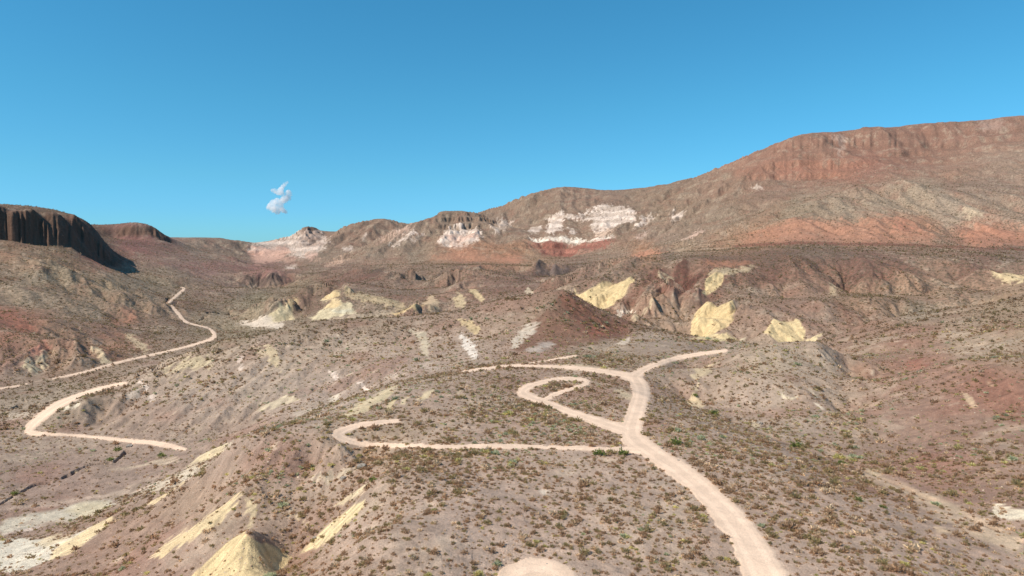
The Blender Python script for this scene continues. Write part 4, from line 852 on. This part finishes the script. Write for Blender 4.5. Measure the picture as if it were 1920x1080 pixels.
# ------------------------------------------------------------------ boulders
import bmesh
def rock_mat():
    m, t, b = new_mat('boulder_stone', .95); N_, L = t.nodes, t.links
    n = N_.new('ShaderNodeTexNoise'); n.inputs['Scale'].default_value = 3; n.inputs['Detail'].default_value = 8
    cr = N_.new('ShaderNodeValToRGB'); cr.color_ramp.elements[0].color = (.16, .12, .095, 1); cr.color_ramp.elements[1].color = (.52, .45, .37, 1)
    cr.color_ramp.elements[0].position = .35; cr.color_ramp.elements[1].position = .65
    L.new(n.outputs[0], cr.inputs[0]); L.new(cr.outputs[0], b.inputs['Base Color'])
    return m
M_ROCK = rock_mat()
for i, (px, py, s, lab) in enumerate([
    (679, 877, 1.3, 'pale boulder at the head of the left gully'), (645, 898, .9, 'pale angular boulder lower in the left gully'), (1424, 795, 1.2, 'pale rounded boulder at the foot of the right mound'),
    (1163, 835, .5, 'small brown stone lying in the gravel junction'), (1025, 1058, .22, 'dark stone on the pink gravel pad'), (242, 836, 2.0, 'dark block on the valley cut bank'), (590, 1010, .5, 'dark stone in the left gully bed'),
    (1240, 841, .45, 'stone on the right verge below the junction'), (1272, 864, .4, 'stone on the right verge between the junction and the bend')]):
    k = locate(px, py)
    if k is None: continue
    bm = bmesh.new(); bmesh.ops.create_icosphere(bm, subdivisions=4, radius=1)
    co = np.array([v.co[:] for v in bm.verts]); sd_ = i * 13.7
    nn = fbm(co[:, 0] * 1.3 + sd_, co[:, 1] * 1.3 + co[:, 2] * 1.7, 500 + i, 4)
    for v, q in zip(bm.verts, nn):
        v.co = v.co * (1 + .35 * float(q)); v.co.x = max(min(v.co.x, .72), -.8); v.co.y = max(min(v.co.y, .75), -.7); v.co.z = min(v.co.z, .62); v.co.z *= .8
    me = bpy.data.meshes.new('boulder'); bm.to_mesh(me); bm.free(); me.materials.append(M_ROCK)
    o = bpy.data.objects.new('boulder', me); link_obj(o); o.location = (X[k], Y[k], Z[k] + CAMZ + s * .15); o.scale = (s, s * .85, s * .8); o.rotation_euler[2] = i
    o['label'] = lab; o['category'] = 'boulder'

# ------------------------------------------------------------------ the one cloud
CD = 9000.0
bm = bmesh.new()
for (px, py, rad) in [(538, 342, 3), (534, 346, 4), (530, 350, 4), (527, 355, 5), (522, 360, 6), (515, 358, 5), (511, 357, 3.5), (528, 362, 5), (541, 361, 5.5), (545, 364, 4), (536, 366, 5), (540, 371, 6), (533, 374, 7), (528, 378, 6),
                      (520, 378, 7), (513, 382, 8), (508, 387, 7), (517, 388, 9), (524, 386, 8), (512, 393, 6), (520, 396, 6), (504, 390, 5), (530, 394, 5), (536, 397, 4)]:
    d = ray(px, py); dist = CD + rng.uniform(-60, 60); p = d * (dist / d[1]); R_ = rad * CD / F * 1.05
    g = bmesh.ops.create_icosphere(bm, subdivisions=3, radius=R_)
    for v in g['verts']: v.co += Vector((p[0], p[1], p[2] + CAMZ))
me = bpy.data.meshes.new('cloud'); bm.to_mesh(me); bm.free()
cl = bpy.data.objects.new('cloud', me); link_obj(cl)
rmod = cl.modifiers.new('merge', 'REMESH'); rmod.mode = 'VOXEL'; rmod.voxel_size = 6.0
cl['label'] = 'single small white cloud low in the blue sky'; cl['category'] = 'cloud'
mc = bpy.data.materials.new('cloud_vapour'); mc.use_nodes = True; t = mc.node_tree; t.nodes.clear()
o_ = t.nodes.new('ShaderNodeOutputMaterial'); pv = t.nodes.new('ShaderNodeVolumePrincipled'); pv.inputs['Color'].default_value = (.99, .99, 1, 1); pv.inputs['Anisotropy'].default_value = .1
g_ = t.nodes.new('ShaderNodeNewGeometry'); n_ = t.nodes.new('ShaderNodeTexNoise'); n_.inputs['Scale'].default_value = .016; n_.inputs['Detail'].default_value = 5
mr = t.nodes.new('ShaderNodeMapRange'); mr.inputs[1].default_value = .36; mr.inputs[2].default_value = .60; mr.inputs[3].default_value = .0005; mr.inputs[4].default_value = .028
t.links.new(g_.outputs['Position'], n_.inputs['Vector']); t.links.new(n_.outputs[0], mr.inputs[0]); t.links.new(mr.outputs[0], pv.inputs['Density']); t.links.new(pv.outputs[0], o_.inputs['Volume'])
me.materials.append(mc)
print('done', time.time() - T0)
